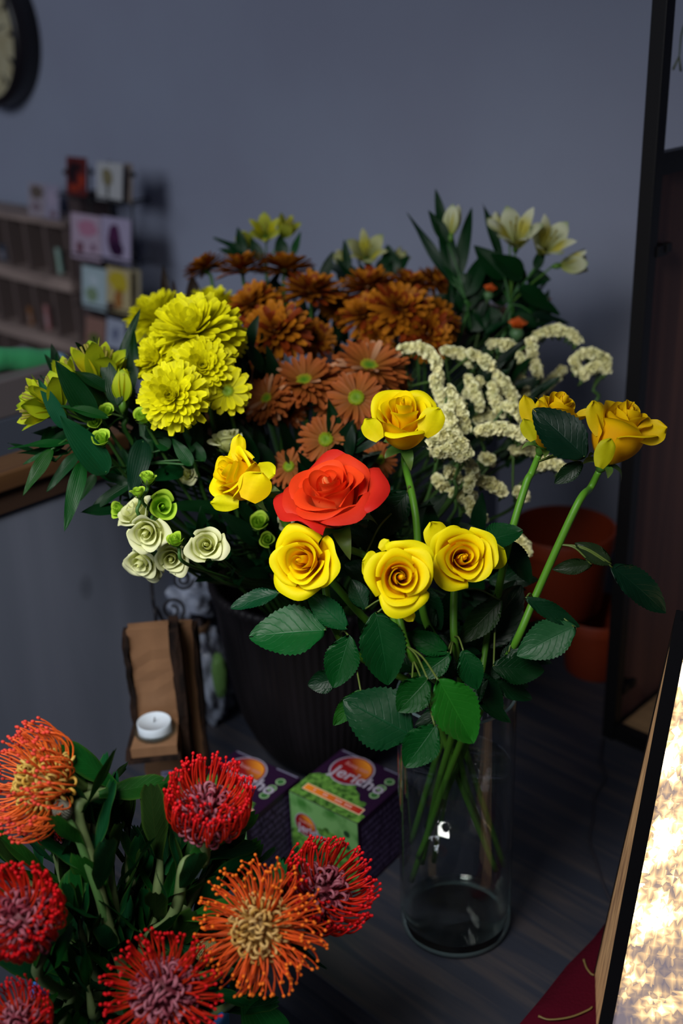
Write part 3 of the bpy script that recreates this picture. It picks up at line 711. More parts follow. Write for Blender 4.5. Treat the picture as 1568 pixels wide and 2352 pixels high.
postcard(234, 498, 300, 596, 8, K(160, 150, 176), [(.45, .5, .55, .7, K(74, 34, 70)), (.55, .3, .5, .4, K(52, 24, 56))], 'lilac postcard with dark purple motif, middle row of the rack')
postcard(190, 612, 244, 704, 7, K(160, 178, 184), [(.4, .35, .5, .4, K(120, 140, 110)), (.5, .7, .5, .3, K(176, 190, 198))], 'pale blue postcard in the third row of the rack')
postcard(246, 614, 300, 712, 7, K(176, 160, 120), [(.5, .68, .8, .5, K(180, 160, 44)), (.5, .3, .4, .5, K(150, 98, 50)), (.2, .12, .4, .2, K(70, 44, 40))], 'yellow and brown postcard in the third row of the rack')
postcard(196, 728, 240, 790, 6, K(134, 100, 90), [(.5, .25, .6, .5, K(80, 96, 40))], 'brown postcard with green motif in the bottom row of the rack')
postcard(244, 732, 285, 795, 6, K(150, 156, 174), [(.5, .5, .4, .5, K(100, 106, 130))], 'grey blue postcard partly behind the yellow chrysanthemums')
postcard(283, 376, 303, 465, 2, K(128, 116, 110), [(.5, .5, .4, .5, K(90, 80, 78))], 'narrow beige postcard at the top right end of the rack', VRK+.02)
postcard(300, 620, 322, 712, 2, K(150, 140, 116), [(.5, .5, .4, .5, K(120, 110, 90))], 'narrow cream postcard at the right end of the third row', VRK+.02)

# ================================================================== things on the counter behind the left leaves
M_bag = mat('green_plastic', rgb(70, 170, 110), .25, bump=(40, .6), spec=.6)
cz = .2602
def on_counter(px, py): return on_plane(px, py, (0, 0, 1), cz)
p = wv(0, 815, 1.0)
def up_to(px, py, uu): return on_plane(px, py, U, uu)
L0, L1 = up_to(-30, 828, -1.36), up_to(118, 828, -1.36)
t = thing('seed_bag_roll', 'rolled bright green plastic packet on the counter at the left edge', 'packet', (L0.x, L0.y, cz))
b = MB(); hgt = L0.z-cz
pts = smooth_path([L0, L0.lerp(L1, .3)+Z*.002, L0.lerp(L1, .7), L1], 4)
b.tube(pts, [.0165+.0008*math.sin(i*1.1) for i in range(len(pts))], 20); b.build('roll', M_bag, t)
b = MB(); b.tube([L1, L1+(L1-L0).normalized()*.02], [.013, .011], 14); b.build('roll_end', mat('blue_white_plastic', rgb(150, 190, 215), .3), t)
b = MB(); b.box(L0.lerp(L1, .05)-Z*.030-U*-.01, .03, .035, .012, U, V, Z, rgb(110, 20, 40)); b.build('red_band', M_tint, t, False)
# what the roll lies on: stacked boxes
for i, (z0, z1, w_, c_, lb) in enumerate(((cz+.0002, cz+(hgt-.02)*.42, .26, rgb(36, 48, 58), 'dark blue grey box on the counter, lowest under the green roll'), (cz+(hgt-.02)*.42+.0005, cz+(hgt-.02)*.78, .22, rgb(78, 84, 98), 'grey box on the counter in the middle of the pile'), (cz+(hgt-.02)*.78+.0005, cz+hgt-.020, .19, rgb(104, 96, 98), 'flat brown grey box right below the green roll'))):
    cc = (L0+L1)/2
    uu, vv = -1.39, cc.dot(V)
    o = slab('storage_box', uu-.07, uu+.07, vv-w_/2-.03, vv+w_/2-.03, z0, z1, mat('box_paint', c_, .6), None, .002); tag(o, lb, 'box', 'boxes on the counter')

# ================================================================== below the table front: bucket, stool, pale crate
BK = Vector(at(300, 2270, 1.0)); BK.x -= .0
bz = -.14
b = MB(); br = .088; bh = BK.z-bz
b.lathe([(0, 0), (br*.74, 0), (br*.76, .003), (br*.97, bh-.02), (br, bh-.018), (br*1.03, bh-.002), (br*1.0, bh), (br*.96, bh-.003), (br*.93, bh-.03), (br*.72, .006), (0, .006)], (BK.x, BK.y, bz), 64)
o = b.build('blue_bucket', mat('blue_plastic', rgb(40, 110, 190), .4)); tag(o, 'blue plastic bucket hidden among the pincushion foliage in front of the table', 'bucket')
t = thing('wooden_stool', 'dark wooden stool in front of the table under the blue bucket', 'stool', (BK.x, BK.y, -.75))
b = MB(); b.lathe([(0, 0), (.125, 0), (.128, .004), (.128, .022), (.124, .026), (0, .026)], (BK.x, BK.y, bz-.0265), 48); b.build('seat', M_dk, t)
for a in range(4):
    an = a*PI/2+.3; b = MB(); b.tube([Vector((BK.x+.085*math.cos(an), BK.y+.085*math.sin(an), bz-.027)), Vector((BK.x+.12*math.cos(an), BK.y+.12*math.sin(an), -.749))], .013, 10, rgb(40, 30, 28)); b.build('leg', M_dk, t)
t = thing('pale_crate', 'pale grey slatted crate on the floor below the table edge', 'crate', uv(-.78, .50, -.75))
M_pc = mat('pale_grey_wood', rgb(120, 122, 138), .7, noise_=((30, 30, 8), rgb(90, 92, 106), .4, .6))
for i in range(5): slab('slat', -1.0, -.55, .36, .375, -.74+i*.085, -.74+i*.085+.062, M_pc, t)
for i in range(6): slab('top_slat', -1.0+i*.078, -1.0+i*.078+.055, .376, .56, -.32, -.308, M_pc, t)
for a in (-1.0, -.565): slab('corner_post', a, a+.016, .345, .3595, -.749, -.32, M_pc, t); slab('corner_post', a, a+.016, .55, .565, -.749, -.3205, M_pc, t)
# ================================================================== plant builders
def cam_axis(a): return camdir(*a)

def rose_meshes(seed, R, H, pal, N=26, guard=6, open_=1.0, ruff=1.0, guardmix=0, cupk=1.3):
    """returns mesh for the inner bloom and meshes for the outer petals, axis +z, base at origin"""
    rn = random.Random(seed); deep, mid_, rim, edge = pal
    inner = MB(); outers = []
    inner.lathe([(.02*R, .2*H), (.07*R, .5*H), (.085*R, .75*H), (.06*R, .88*H), (0, .93*H)], (0, 0, 0), 12, mixc(deep, mid_, .5))
    for i in range(N):
        q = i/(N-1); phi = i*2.30+rn.uniform(-.28, .28)
        rt = R*(.055+.72*q**.88)*rn.uniform(.96, 1.04); h = H*(1.0-.20*q**1.5)*rn.uniform(.95, 1.03)
        span = 1.7*(1-q)+1.02*q; f = max(0, (q-.28)/.72)*open_
        nu, nv = (15, 15) if i < N-guard else (19, 16)
        ph = rn.uniform(0, 6); lean = rn.uniform(.0, 1); pts = []; cs = []; uvs = []
        r0 = .16*R; tone = rn.uniform(.95, 1.04); tipw = rn.uniform(.6, 1.3); tips = rn.uniform(-.35, .35)
        for b in range(nv+1):
            t = b/nv; row = []; cr = []; ur = []
            for a in range(nu):
                s = a/(nu-1)*2-1
                tt = t*(1-.24*abs(s)**2.6*(.5+.5*q))
                prof = math.sin(min(tt*cupk, 1)*PI/2)**(1.0 if cupk < 1.5 else .8); rr = r0*(1-prof)+rt*prof
                rr *= 1-(.62 if i < 3 else .34)*(1-q)**1.2*tt**3
                z = h*tt**.94
                k = max(0, tt-.62)/.38
                rr += R*.20*f*k**1.5*(.5+.8*lean)
                lp = max(0, (t-.78)/.22)                       # rolled lip
                lw = R*(.035+.10*min(1, q*1.5)) if i > 1 else R*.012
                rr += lw*math.sin(lp*PI*.5)*(1-.25*abs(s)); z -= H*(.05+.10*f*(.5+lean))*lp**1.8
                g_ = math.exp(-((s-tips)*2.6)**2)
                rr += R*.085*tipw*g_*t**7*min(1, q*1.6)
                w_ = math.sin(s*(3.2+2*lean)+ph)+.5*math.sin(s*8+ph*2)
                rr += R*.028*ruff*(.25+f)*w_*t**5; z += H*.026*ruff*(.3+f)*math.cos(s*4.5+ph)*t**5
                rr += R*(.05*(1-q)+.03)*s*prof
                an = phi+s*span*(1-.12*t*t*f)
                row.append(Vector((rr*math.cos(an), rr*math.sin(an), z)))
                c = mixc(deep, mid_, min(1, t*1.1)); c = mixc(c, rim, max(0, min(1, (t-.66)/.2))*(.55+.45*q))
                if q > .6: c = mixc(c, edge, max(0, (abs(s)-.6)/.4)*.4*t*(q-.3)+max(0, (t-.93)/.07)*.5*(q-.5)+(.4*(1-t)**2)*(q-.4))
                if guardmix and q > .62: c = mixc(c, edge, guardmix*min(1, (q-.62)/.3)*(.45+.55*t))
                cr.append(tuple(x*tone for x in c)); ur.append((a/(nu-1), t))
            pts.append(row); cs.append(cr); uvs.append(ur)
        if i < N-guard: inner.grid(pts, cs, uvs)
        else:
            m_ = MB(); m_.grid(pts, cs, uvs); outers.append(m_)
    return inner, outers

def sepal_mb(R, L_, n, col_, rn, droop=.7):
    """calyx cup and pointed sepals below the bloom, origin at bloom base"""
    mb = MB(); mb.lathe([(0, -.35*R), (.10*R, -.33*R), (.20*R, -.16*R), (.22*R, 0), (.26*R, .05*R)], (0, 0, 0), 14, mixc(col_, rgb(60, 90, 30), .3))
    sep = []
    for i in range(n):
        an = i*2*PI/n+rn.uniform(-.2, .2); d = Vector((math.cos(an), math.sin(an), 0)); e = Vector((-d.y, d.x, 0)); dr = droop*rn.uniform(.5, 1.5)
        s = MB(); pts = []; cs = []
        for k in range(9):
            t = k/8; r = .20*R+L_*(.55*t+.1*math.sin(t*3)); z = L_*(.25*t-dr*t*t)
            w_ = .19*R*(1-t)**.7*(1+.2*math.sin(t*3)); c0 = d*r+Z*z
            pts.append([c0-e*w_+Z*.1*w_, c0-Z*.3*w_, c0+e*w_+Z*.1*w_]); cc = mixc(col_, rgb(110, 100, 60), t*.5); cs.append([cc]*3)
        s.grid(pts, cs, None); sep.append(s)
    return mb, sep

def leaf_mb(base, tip, width, nrm, col_, kind='rose', curl=.12, fold=.25, col2=None, seed=0):
    rn = random.Random(seed); base = Vector(base); tip = Vector(tip); A = tip-base; L_ = A.length; A = A/L_
    nrm = Vector(nrm); S = A.cross(nrm).normalized(); Nn = S.cross(A).normalized()
    nu = 9; nv = 30 if kind in ('rose',) else 16
    pts = []; cs = []; uvs = []; ph = rn.uniform(0, 6)
    for b in range(nv+1):
        t = b/nv
        if kind == 'rose': w_ = (math.sin(PI*t**.82)**.72 if t < 1 else 0)*(1-.12*t)+.01*(1-t); w_ *= 1+(.055 if b % 2 else -.02)*(0 if t < .12 or t > .97 else 1)
        elif kind == 'petal': w_ = (.45+.55*math.sin(PI*min(1, t*.95)))*(1 if t < .8 else max(.12, (1-((t-.8)/.2)**2.2)))
        elif kind == 'blade': w_ = (math.sin(PI*min(1, t**.75)))**.75*(1-.25*t)+.09*(1-t)
        else:  # oblong with toothed tip
            w_ = min(1, .30+1.5*t)*(1 if t < .82 else 1-.50*((t-.82)/.18)**1.6)
        row = []; cr = []; ur = []
        for a in range(nu):
            s = a/(nu-1)*2-1; x = s*w_*width/2
            z = fold*abs(x)*(1-.3*t)-L_*curl*(t*t-t*.15)+.018*L_*math.sin(t*9+ph+s*1.5)*abs(s)
            if kind == 'rose': z += .006*L_*math.sin(t*26-abs(s)*9)*(.3+abs(s))*.7
            y = t*L_
            if kind == 'petal': z += .05*L_*math.sin(s*5+ph)*t**2; y += .03*L_*math.sin(s*9+ph)*t**3
            if kind == 'prot' and b == nv: y += (-.030 if a % 4 == 2 else .012)*L_*(1 if a in (2, 6, 4, 0, 8) else 0) + (.02*L_ if a == 4 else 0)
            if kind == 'rose' and abs(s) > .99: y += .004
            row.append(base+A*y+S*x+Nn*z)
            c = col_ if col2 is None else mixc(col_, col2, t); 
            if kind == 'prot' and abs(s) > .9: c = mixc(c, rgb(130, 140, 60), .5)
            cr.append(vary(c, .03, rn)); ur.append((a/(nu-1), t))
        pts.append(row); cs.append(cr); uvs.append(ur)
    m_ = MB(); m_.grid(pts, cs, uvs); return m_

YEL = (rgb(255, 194, 6), rgb(255, 212, 4), rgb(255, 240, 8), rgb(222, 228, 12))
YEL2 = (rgb(238, 160, 4), rgb(226, 176, 4), rgb(236, 202, 8), rgb(170, 180, 14))
RED = (rgb(255, 176, 110), rgb(250, 96, 30), rgb(246, 70, 26), rgb(196, 14, 28))
G_leaf = rgb(26, 96, 52); G_dark = rgb(16, 62, 38); G_br = rgb(48, 124, 34); G_stem = rgb(92, 150, 36)

def vase_path(start, axis, rim, bottom):
    s = Vector(start); a = Vector(axis)
    r = Vector((VX+rim[0], VY+rim[1], .300)); bt = Vector((VX+bottom[0], VY+bottom[1], bottom[2] if len(bottom) > 2 else .03))
    return s, a, r, bt

def build_rose(name, label, head, d, axis, spin, Wpx, Hf, pal, rim, bottom, seed, leaves=(), open_=1.0, N=16, ruff=1.0, via=None, group='roses in the glass vase', extra=()):
    ax = cam_axis(axis); R = Wpx/2/FPX*d*.93; H = R*Hf; c = at(head[0], head[1], d); base = c-ax*H*.50
    t = thing(name, label, 'rose', base, group); rn = random.Random(seed)
    M = frame(ax, spin, base)
    inner, outers = rose_meshes(seed, R, H, pal, N=N, open_=open_, ruff=ruff, guardmix=.75 if pal is RED else 0, cupk=1.9 if Hf > 1.55 else 1.3)
    bl = link('bloom', inner.mesh('bloom', M_petal), t, None, M)
    for o_ in outers: link('petal', o_.mesh('petal', M_petal), bl, None, M)
    for k, (bx, by, tx, ty, w_px, dd, nr, mixg) in enumerate(extra):
        lo = leaf_mb(at(bx, by, dd), at(tx, ty, dd), w_px/FPX*dd, cam_axis(nr), mixc(pal[1], pal[3], mixg), 'petal', curl=-.12, fold=-.25, col2=mixc(pal[2], pal[3], mixg), seed=seed+k)
        lo.build('petal', M_petal, bl)
    cup, seps = sepal_mb(R, R*.95, 5, rgb(74, 122, 44), rn, .45)
    cx = link('calyx', cup.mesh('calyx', M_stem), t, None, M)
    for s in seps: link('sepal', s.mesh('sepal', M_stem), cx, None, M)
    s0 = base-ax*.33*R; rp = Vector((VX+rim[0], VY+rim[1], VH+.004)); bt = Vector((VX+bottom[0]*1.14, VY+bottom[1]*1.14, bottom[2]))
    mid1 = s0-ax*.018
    P = [s0, mid1] + ([Vector(p) for p in via] if via else []) + [rp, rp.lerp(bt, .5), bt]
    pts = smooth_path(P, 10); n = len(pts)
    b = MB(); b.tube(pts, [.0030+.0006*math.sin(i/n*3) for i in range(n)], 10, rgb(84, 140, 34), True, rgb(70, 120, 30)); 
    # nodes on the stem
    b.build('stem', M_stem, t)
    for k, lf in enumerate(leaves):
        (bx, by, tx, ty, w_px, dd, kind, c_) = lf[:8]; nr = lf[8] if len(lf) > 8 else (0, .1, 1); dt = lf[9] if len(lf) > 9 else dd
        p0 = at(bx, by, dd); p1 = at(tx, ty, dt)
        lo = leaf_mb(p0, p1, w_px/FPX*dd, cam_axis(nr), c_, 'rose', seed=seed*31+k)
        # petiole to the nearest point of the stem
        near = min(pts[4:int(n*.62)], key=lambda q: (q-p0).length)
        ob = lo.build('leaf', M_leaf, t)
        pb = MB(); pe = p0+(p1-p0)*.03
        pb.tube(smooth_path([near, near.lerp(pe, .5)+Vector((0, 0, .006)), pe], 5), .0009, 6, rgb(80, 96, 40)); pb.build('petiole', M_stem, ob)
    return t

L = G_leaf; D_ = G_dark; B_ = G_br
build_rose('rose', 'yellow rose facing left, lowest left of the yellow roses under the orange one', (698, 1288), .985, (-.28, .05, .95), .4, 174, 1.5, YEL, (-.022, -.026), (.040, .018, .05), 11,
  [(750, 1448, 580, 1455, 128, 1.0, 'r', rgb(26, 112, 60), (-.1, .5, .85)), (798, 1445, 712, 1368, 62, 1.0, 'r', rgb(22, 100, 60)), (802, 1458, 768, 1572, 84, 1.0, 'r', rgb(20, 92, 44)), (778, 1558, 716, 1572, 56, 1.02, 'r', D_), (640, 1362, 536, 1389, 50, 1.04, 'r', rgb(26, 92, 66), (0, .6, .8)), (830, 1585, 771, 1660, 46, .99, 'r', rgb(52, 110, 34))], via=[at(790, 1480, 1.03)])
build_rose('rose', 'yellow rose facing the camera, middle of the front row', (918, 1325), .95, (.06, .06, 1), 1.2, 176, 1.4, YEL, (-.006, -.036), (-.030, .020, .06), 23,
  [(862, 1405, 893, 1566, 112, .98, 'r', rgb(20, 84, 44), (.1, .3, 1)), (946, 1690, 800, 1610, 152, .95, 'r', rgb(22, 82, 52), (-.1, .4, .9)), (984, 1558, 920, 1628, 82, .94, 'r', rgb(28, 92, 36)), (1005, 1560, 1086, 1700, 118, .92, 'r', rgb(58, 140, 44), (.1, .3, 1)), (1000, 1665, 936, 1756, 88, .94, 'r', rgb(24, 96, 46)), (840, 1400, 812, 1340, 50, 1.0, 'r', D_)], via=[at(940, 1500, .99)], extra=[(866, 1300, 832, 1290, 62, .965, (0, .1, 1), .5), (925, 1395, 948, 1426, 30, .955, (0, .1, 1), .1), (872, 1262, 893, 1240, 26, .965, (0, .2, 1), .5)])
build_rose('rose', 'yellow rose with loose side petals, right end of the front row', (1062, 1282), .985, (.02, .12, 1), 2.6, 172, 1.4, YEL, (.012, -.030), (-.042, -.004, .06), 37,
  [(1030, 1500, 944, 1458, 56, 1.0, 'r', rgb(26, 104, 48)), (1036, 1500, 966, 1552, 58, 1.0, 'r', rgb(24, 96, 44)), (1063, 1492, 1094, 1576, 62, .99, 'r', rgb(20, 88, 46)), (1152, 1376, 1062, 1470, 66, 1.04, 'r', rgb(54, 74, 32)), (1102, 1250, 1190, 1216, 78, 1.02, 'r', rgb(22, 84, 46), (.1, .7, .7)), (1095, 1492, 1194, 1352, 106, 1.07, 'r', rgb(26, 56, 36))], via=[at(1044, 1480, 1.02)], extra=[(1022, 1266, 988, 1200, 62, .995, (.1, .3, 1), .4), (1112, 1292, 1157, 1262, 66, .995, (.2, .2, 1), .7)])
build_rose('rose', 'yellow rose standing highest in the middle, in front of the cream statice', (925, 968), 1.03, (-.08, .62, .78), .9, 168, 2.1, YEL, (.006, .018), (-.040, .020, .09), 41,
  [(938, 1128, 850, 1236, 84, 1.06, 'r', D_), (1160, 1236, 1216, 1332, 52, 1.05, 'r', D_), (960, 1340, 1010, 1440, 60, 1.08, 'r', D_)], open_=.75, via=[at(955, 1190, 1.05), at(975, 1420, 1.07)], extra=[(872, 1010, 838, 962, 48, 1.01, (-.2, .2, 1), .5), (972, 1000, 1008, 938, 60, 1.01, (.3, .2, 1), .4)])
build_rose('rose', 'yellow rose seen from the side, turned left beside the orange rose', (548, 1098), 1.01, (-.72, .38, .58), 2.2, 150, 1.9, YEL, (-.036, .008), (.036, -.014, .08), 53,
  [(800, 1390, 740, 1330, 46, 1.06, 'r', D_), (700, 1290, 640, 1350, 50, 1.09, 'r', D_)], open_=.8, via=[at(660, 1210, 1.06), at(800, 1380, 1.06)], extra=[(545, 1060, 549, 998, 36, 1.01, (.2, .1, 1), .1), (590, 1070, 630, 1092, 56, 1.005, (0, .5, .8), .7), (548, 1158, 484, 1154, 40, 1.0, (0, -.2, 1), .7), (570, 1150, 600, 1085, 80, .985, (.2, -.1, 1), .0)])
build_rose('rose', 'yellow rose partly hidden by a single dark leaf, upper right', (1272, 962), 1.02, (.30, .86, .38), 3.3, 144, 2.15, YEL2, (.026, .014), (-.024, .030, .10), 61,
  [(1345, 1052, 1234, 944, 106, .985, 'r', rgb(12, 52, 40), (.1, .0, 1)), (1338, 1062, 1282, 1104, 42, 1.0, 'r', rgb(28, 54, 30)), (1130, 1530, 1242, 1540, 76, 1.02, 'r', rgb(14, 60, 30))], open_=.55, via=[at(1205, 1120, 1.04), at(1160, 1280, 1.05)], extra=[(1222, 985, 1204, 908, 40, 1.0, (-.2, .1, 1), .3), (1318, 962, 1354, 942, 22, 1.01, (.1, .3, 1), .2), (1225, 1012, 1202, 962, 34, .99, (-.1, 0, 1), .8)])
build_rose('rose', 'yellow rose farthest to the right, seen from the side', (1422, 992), .99, (.32, .80, .46), 4.6, 166, 2.15, YEL2, (.034, -.004), (-.036, -.012, .10), 67,
  [(1322, 1438, 1196, 1500, 92, 1.0, 'r', rgb(66, 110, 78), (0, .3, 1)), (1204, 1372, 1326, 1436, 42, 1.0, 'r', rgb(22, 66, 44)), (1402, 1300, 1530, 1398, 84, 1.0, 'r', rgb(16, 54, 42), (.1, .4, .9)), (1405, 1296, 1330, 1252, 46, 1.0, 'r', rgb(58, 62, 38)), (1360, 1296, 1280, 1306, 38, 1.0, 'r', rgb(54, 60, 36)), (1165, 1500, 1260, 1430, 60, 1.03, 'r', D_)], extra=[(1462, 1000, 1530, 984, 62, .975, (.1, .3, 1), .1), (1378, 1000, 1360, 922, 46, .98, (.1, .1, 1), .3), (1376, 1074, 1400, 1008, 46, .955, (.0, -.2, 1), .8)], open_=.6, via=[at(1325, 1160, 1.0), at(1238, 1350, 1.02), at(1182, 1480, 1.03)])
build_rose('rose', 'large orange red rose in the middle of the yellow roses', (760, 1144), 1.0, (-.22, .70, .66), 1.2, 252, 1.35, RED, (-.014, .012), (.046, .002, .07), 71,
  [(880, 1270, 800, 1210, 46, 1.06, 'r', D_), (900, 1180, 850, 1152, 30, 1.04, 'r', rgb(40, 84, 48)), (870, 1330, 800, 1300, 60, 1.08, 'r', D_)], open_=1.3, N=21, ruff=1.6, via=[at(860, 1300, 1.04), at(930, 1480, 1.04)])
# filler leaves at the vase mouth belong to a leafy spray of their own
t = thing('leafy_rose_stem', 'leafy rose stem without a bloom filling the mouth of the glass vase', 'foliage', (VX, VY, .28))
b = MB(); b.tube(smooth_path([at(1120, 1450, 1.07), at(1100, 1560, 1.06), Vector((VX+.01, VY+.02, .30)), Vector((VX-.01, VY+.01, .16)), Vector((VX-.02, VY+.036, .05))], 8), .003, 8, rgb(70, 120, 34)); b.build('stem', M_stem, t)
rr = random.Random(4)
for k in range(26):
    bx = rr.uniform(960, 1150); by = rr.uniform(1470, 1600); a = rr.uniform(0, 2*PI); l_ = rr.uniform(60, 110); dd = rr.uniform(1.04, 1.14)
    tx, ty = bx+l_*math.cos(a), by+l_*.6*math.sin(a)
    ty = min(ty, 1625); tx = min(tx, 1215)
    leaf_mb(at(bx, by, dd), at(tx, ty, dd+rr.uniform(-.02, .02)), l_*.55/FPX*dd, cam_axis((rr.uniform(-.4, .4), rr.uniform(.2, .8), .8)), vary(G_dark, .3), 'rose', seed=k).build('leaf', M_leaf, t)

for k, (bx, by, tx, ty, w_, dd) in enumerate(((1120, 1560, 1030, 1640, 60, 1.03), (1130, 1570, 1215, 1600, 50, 1.04), (1090, 1540, 1150, 1630, 58, 1.03), (1040, 1560, 1000, 1480, 60, 1.05), (960, 1540, 880, 1500, 54, 1.05), (1150, 1540, 1200, 1480, 54, 1.05), (1060, 1620, 960, 1660, 50, 1.02), (1180, 1560, 1238, 1512, 46, 1.06), (1000, 1440, 950, 1380, 60, 1.08), (1130, 1420, 1180, 1340, 60, 1.09), (880, 1480, 830, 1420, 56, 1.07), (1080, 1600, 1170, 1652, 40, 1.03))):
    leaf_mb(at(bx, by, dd), at(tx, ty, dd), w_/FPX*dd, cam_axis((rr.uniform(-.3, .3), rr.uniform(.3, .8), .8)), vary(rgb(15, 58, 32), .2, rr), 'rose', seed=90+k).build('leaf', M_leaf, t)
# ================================================================== urn bouquet
def urn_stem(start, axis, rn, rad=.0022, c=rgb(52, 92, 34), ln=.05):
    s = Vector(start); ax = Vector(axis); off = Vector((s.x-UX, s.y-UY, 0)); off = off*(min(.10, off.length*.5)/max(.001, off.length))
    rim = Vector((UX+off.x+rn.uniform(-.02, .02), UY+off.y+rn.uniform(-.02, .02), .285)); bt = Vector((UX-off.x*.4+rn.uniform(-.02, .02), UY-off.y*.4+rn.uniform(-.02, .02), .045))
    mid_ = (s+rim)/2+Z*.01+off*.25
    P = [s, s-ax*ln*.4, mid_, rim, bt] if (s-rim).length > .12 else [s, s-ax*.015, rim, bt]
    pts = smooth_path(P, 6); b = MB(); b.tube(pts, rad, 7, c); return b, pts

def mum_mesh(seed, kind):
    rn = random.Random(seed); mb = MB()
    # (n petals, elevation deg, length, lift)
    if kind == 'yellow': layers = [(24, -14, 1.0), (24, 0, .99), (22, 13, .95), (20, 26, .88), (18, 40, .78), (16, 53, .66), (13, 66, .52), (9, 80, .38)]; W_ = .155
    elif kind == 'yellow_daisy': layers = [(15, 0, 1.0), (13, 14, .92)]; W_ = .24
    elif kind == 'rust': layers = [(20, -6, 1.0), (19, 6, .97), (17, 19, .88), (15, 33, .74), (12, 50, .56), (9, 68, .40)]; W_ = .145
    elif kind == 'bronze': layers = [(26, -6, 1.0), (24, 4, .96), (22, 14, .86), (18, 24, .72)]; W_ = .115
    else: layers = [(22, -8, 1.0), (20, 4, .93)]; W_ = .13
    for li, (n, el, L_) in enumerate(layers):
        off = rn.uniform(0, 6)
        for k in range(n):
            an = off+2*PI*k/n+rn.uniform(-.08, .08); e = math.radians(el+rn.uniform(-7, 7)); LL = L_*rn.uniform(.9, 1.06)
            d = Vector((math.cos(an), math.sin(an), 0)); s = Vector((-d.y, d.x, 0)); cur = rn.uniform(-.25, .5)
            if kind == 'yellow': c0, c1 = rgb(214, 206, 0), rgb(250, 246, 24)
            elif kind == 'yellow_daisy': c0, c1 = rgb(170, 170, 10), rgb(240, 234, 20)
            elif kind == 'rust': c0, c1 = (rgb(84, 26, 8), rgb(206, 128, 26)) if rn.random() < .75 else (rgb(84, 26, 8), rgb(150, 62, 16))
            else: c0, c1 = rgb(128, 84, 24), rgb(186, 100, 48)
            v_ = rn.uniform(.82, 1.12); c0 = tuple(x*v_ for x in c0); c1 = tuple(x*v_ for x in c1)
            if kind == 'bronze' and rn.random() < .15: c1 = rgb(226, 168, 128)
            p = d*.06+Z*(.03*li); pts = []; cs = []; a_ = e
            ns = 6
            for q in range(ns+1):
                t = q/ns; w_ = W_*.5*(.45+.9*math.sin(min(1, t*1.1)*PI*.62))*(1 if t < .9 else .55)
                up = Vector((-math.sin(a_)*d.x, -math.sin(a_)*d.y, math.cos(a_)))
                cup = .35*w_
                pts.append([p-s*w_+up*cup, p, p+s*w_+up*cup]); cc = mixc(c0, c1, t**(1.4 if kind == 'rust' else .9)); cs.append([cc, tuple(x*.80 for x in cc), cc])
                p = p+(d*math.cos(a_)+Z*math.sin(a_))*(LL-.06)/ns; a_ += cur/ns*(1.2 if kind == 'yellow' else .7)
            mb.grid(pts, cs, None)
    ctr = MB()
    if kind in ('bronze', 'bronze_daisy', 'yellow_daisy'):
        rc = .22 if kind == 'bronze' else .26
        ctr.lathe([(rc, .0), (rc, .05), (rc*.8, .10), (rc*.45, .11), (0, .08)], (0, 0, .02), 20, rgb(120, 150, 20))
        for k in range(90):
            r_ = rc*.98*math.sqrt((k+.5)/90); a = k*2.399; p = Vector((r_*math.cos(a), r_*math.sin(a), .105+.03*(r_/rc)))
            ctr.tube([p-Z*.03, p+Z*.035], [.012, .017], 5, mixc(rgb(70, 130, 20), rgb(190, 190, 30), (r_/rc)**2))
    else:
        cc = rgb(150, 150, 10) if kind == 'yellow' else rgb(120, 70, 16)
        zz = .26 if kind == 'yellow' else .18
        ctr.lathe([(.14, .02), (.15, zz*.6), (.10, zz), (0, zz+.03)], (0, 0, 0), 14, cc)
        for k in range(14):
            a = k*2.399; r_ = .12*math.sqrt(k/14); p = Vector((r_*math.cos(a), r_*math.sin(a), zz)); ctr.tube([p-Z*.05, p+Z*.05-p*.3], [.03, .02], 5, cc)
    cal = MB(); cal.lathe([(0, -.14), (.10, -.12), (.20, -.04), (.24, .02)], (0, 0, 0), 14, rgb(50, 80, 34))
    return mb.mesh('petals', M_petal), ctr.mesh('flower_centre', M_fine), cal.mesh('calyx', M_stem)
MUM = {k: [mum_mesh(s, k) for s in ss] for k, ss in (('yellow', (1, 2)), ('yellow_daisy', (3,)), ('rust', (4, 5, 6)), ('bronze', (7, 8)), ('bronze_daisy', (9,)))}
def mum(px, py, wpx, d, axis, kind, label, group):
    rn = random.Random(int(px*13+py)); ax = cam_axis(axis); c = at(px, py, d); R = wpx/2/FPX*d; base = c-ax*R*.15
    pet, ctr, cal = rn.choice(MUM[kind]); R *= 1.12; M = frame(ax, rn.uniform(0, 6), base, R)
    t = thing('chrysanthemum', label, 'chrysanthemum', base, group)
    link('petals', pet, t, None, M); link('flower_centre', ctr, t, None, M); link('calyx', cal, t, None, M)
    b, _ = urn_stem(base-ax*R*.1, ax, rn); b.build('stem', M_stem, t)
g1 = 'rust brown chrysanthemums in the bouquet'; g2 = 'bronze chrysanthemums with green centres'; g3 = 'yellow chrysanthemums in the bouquet'
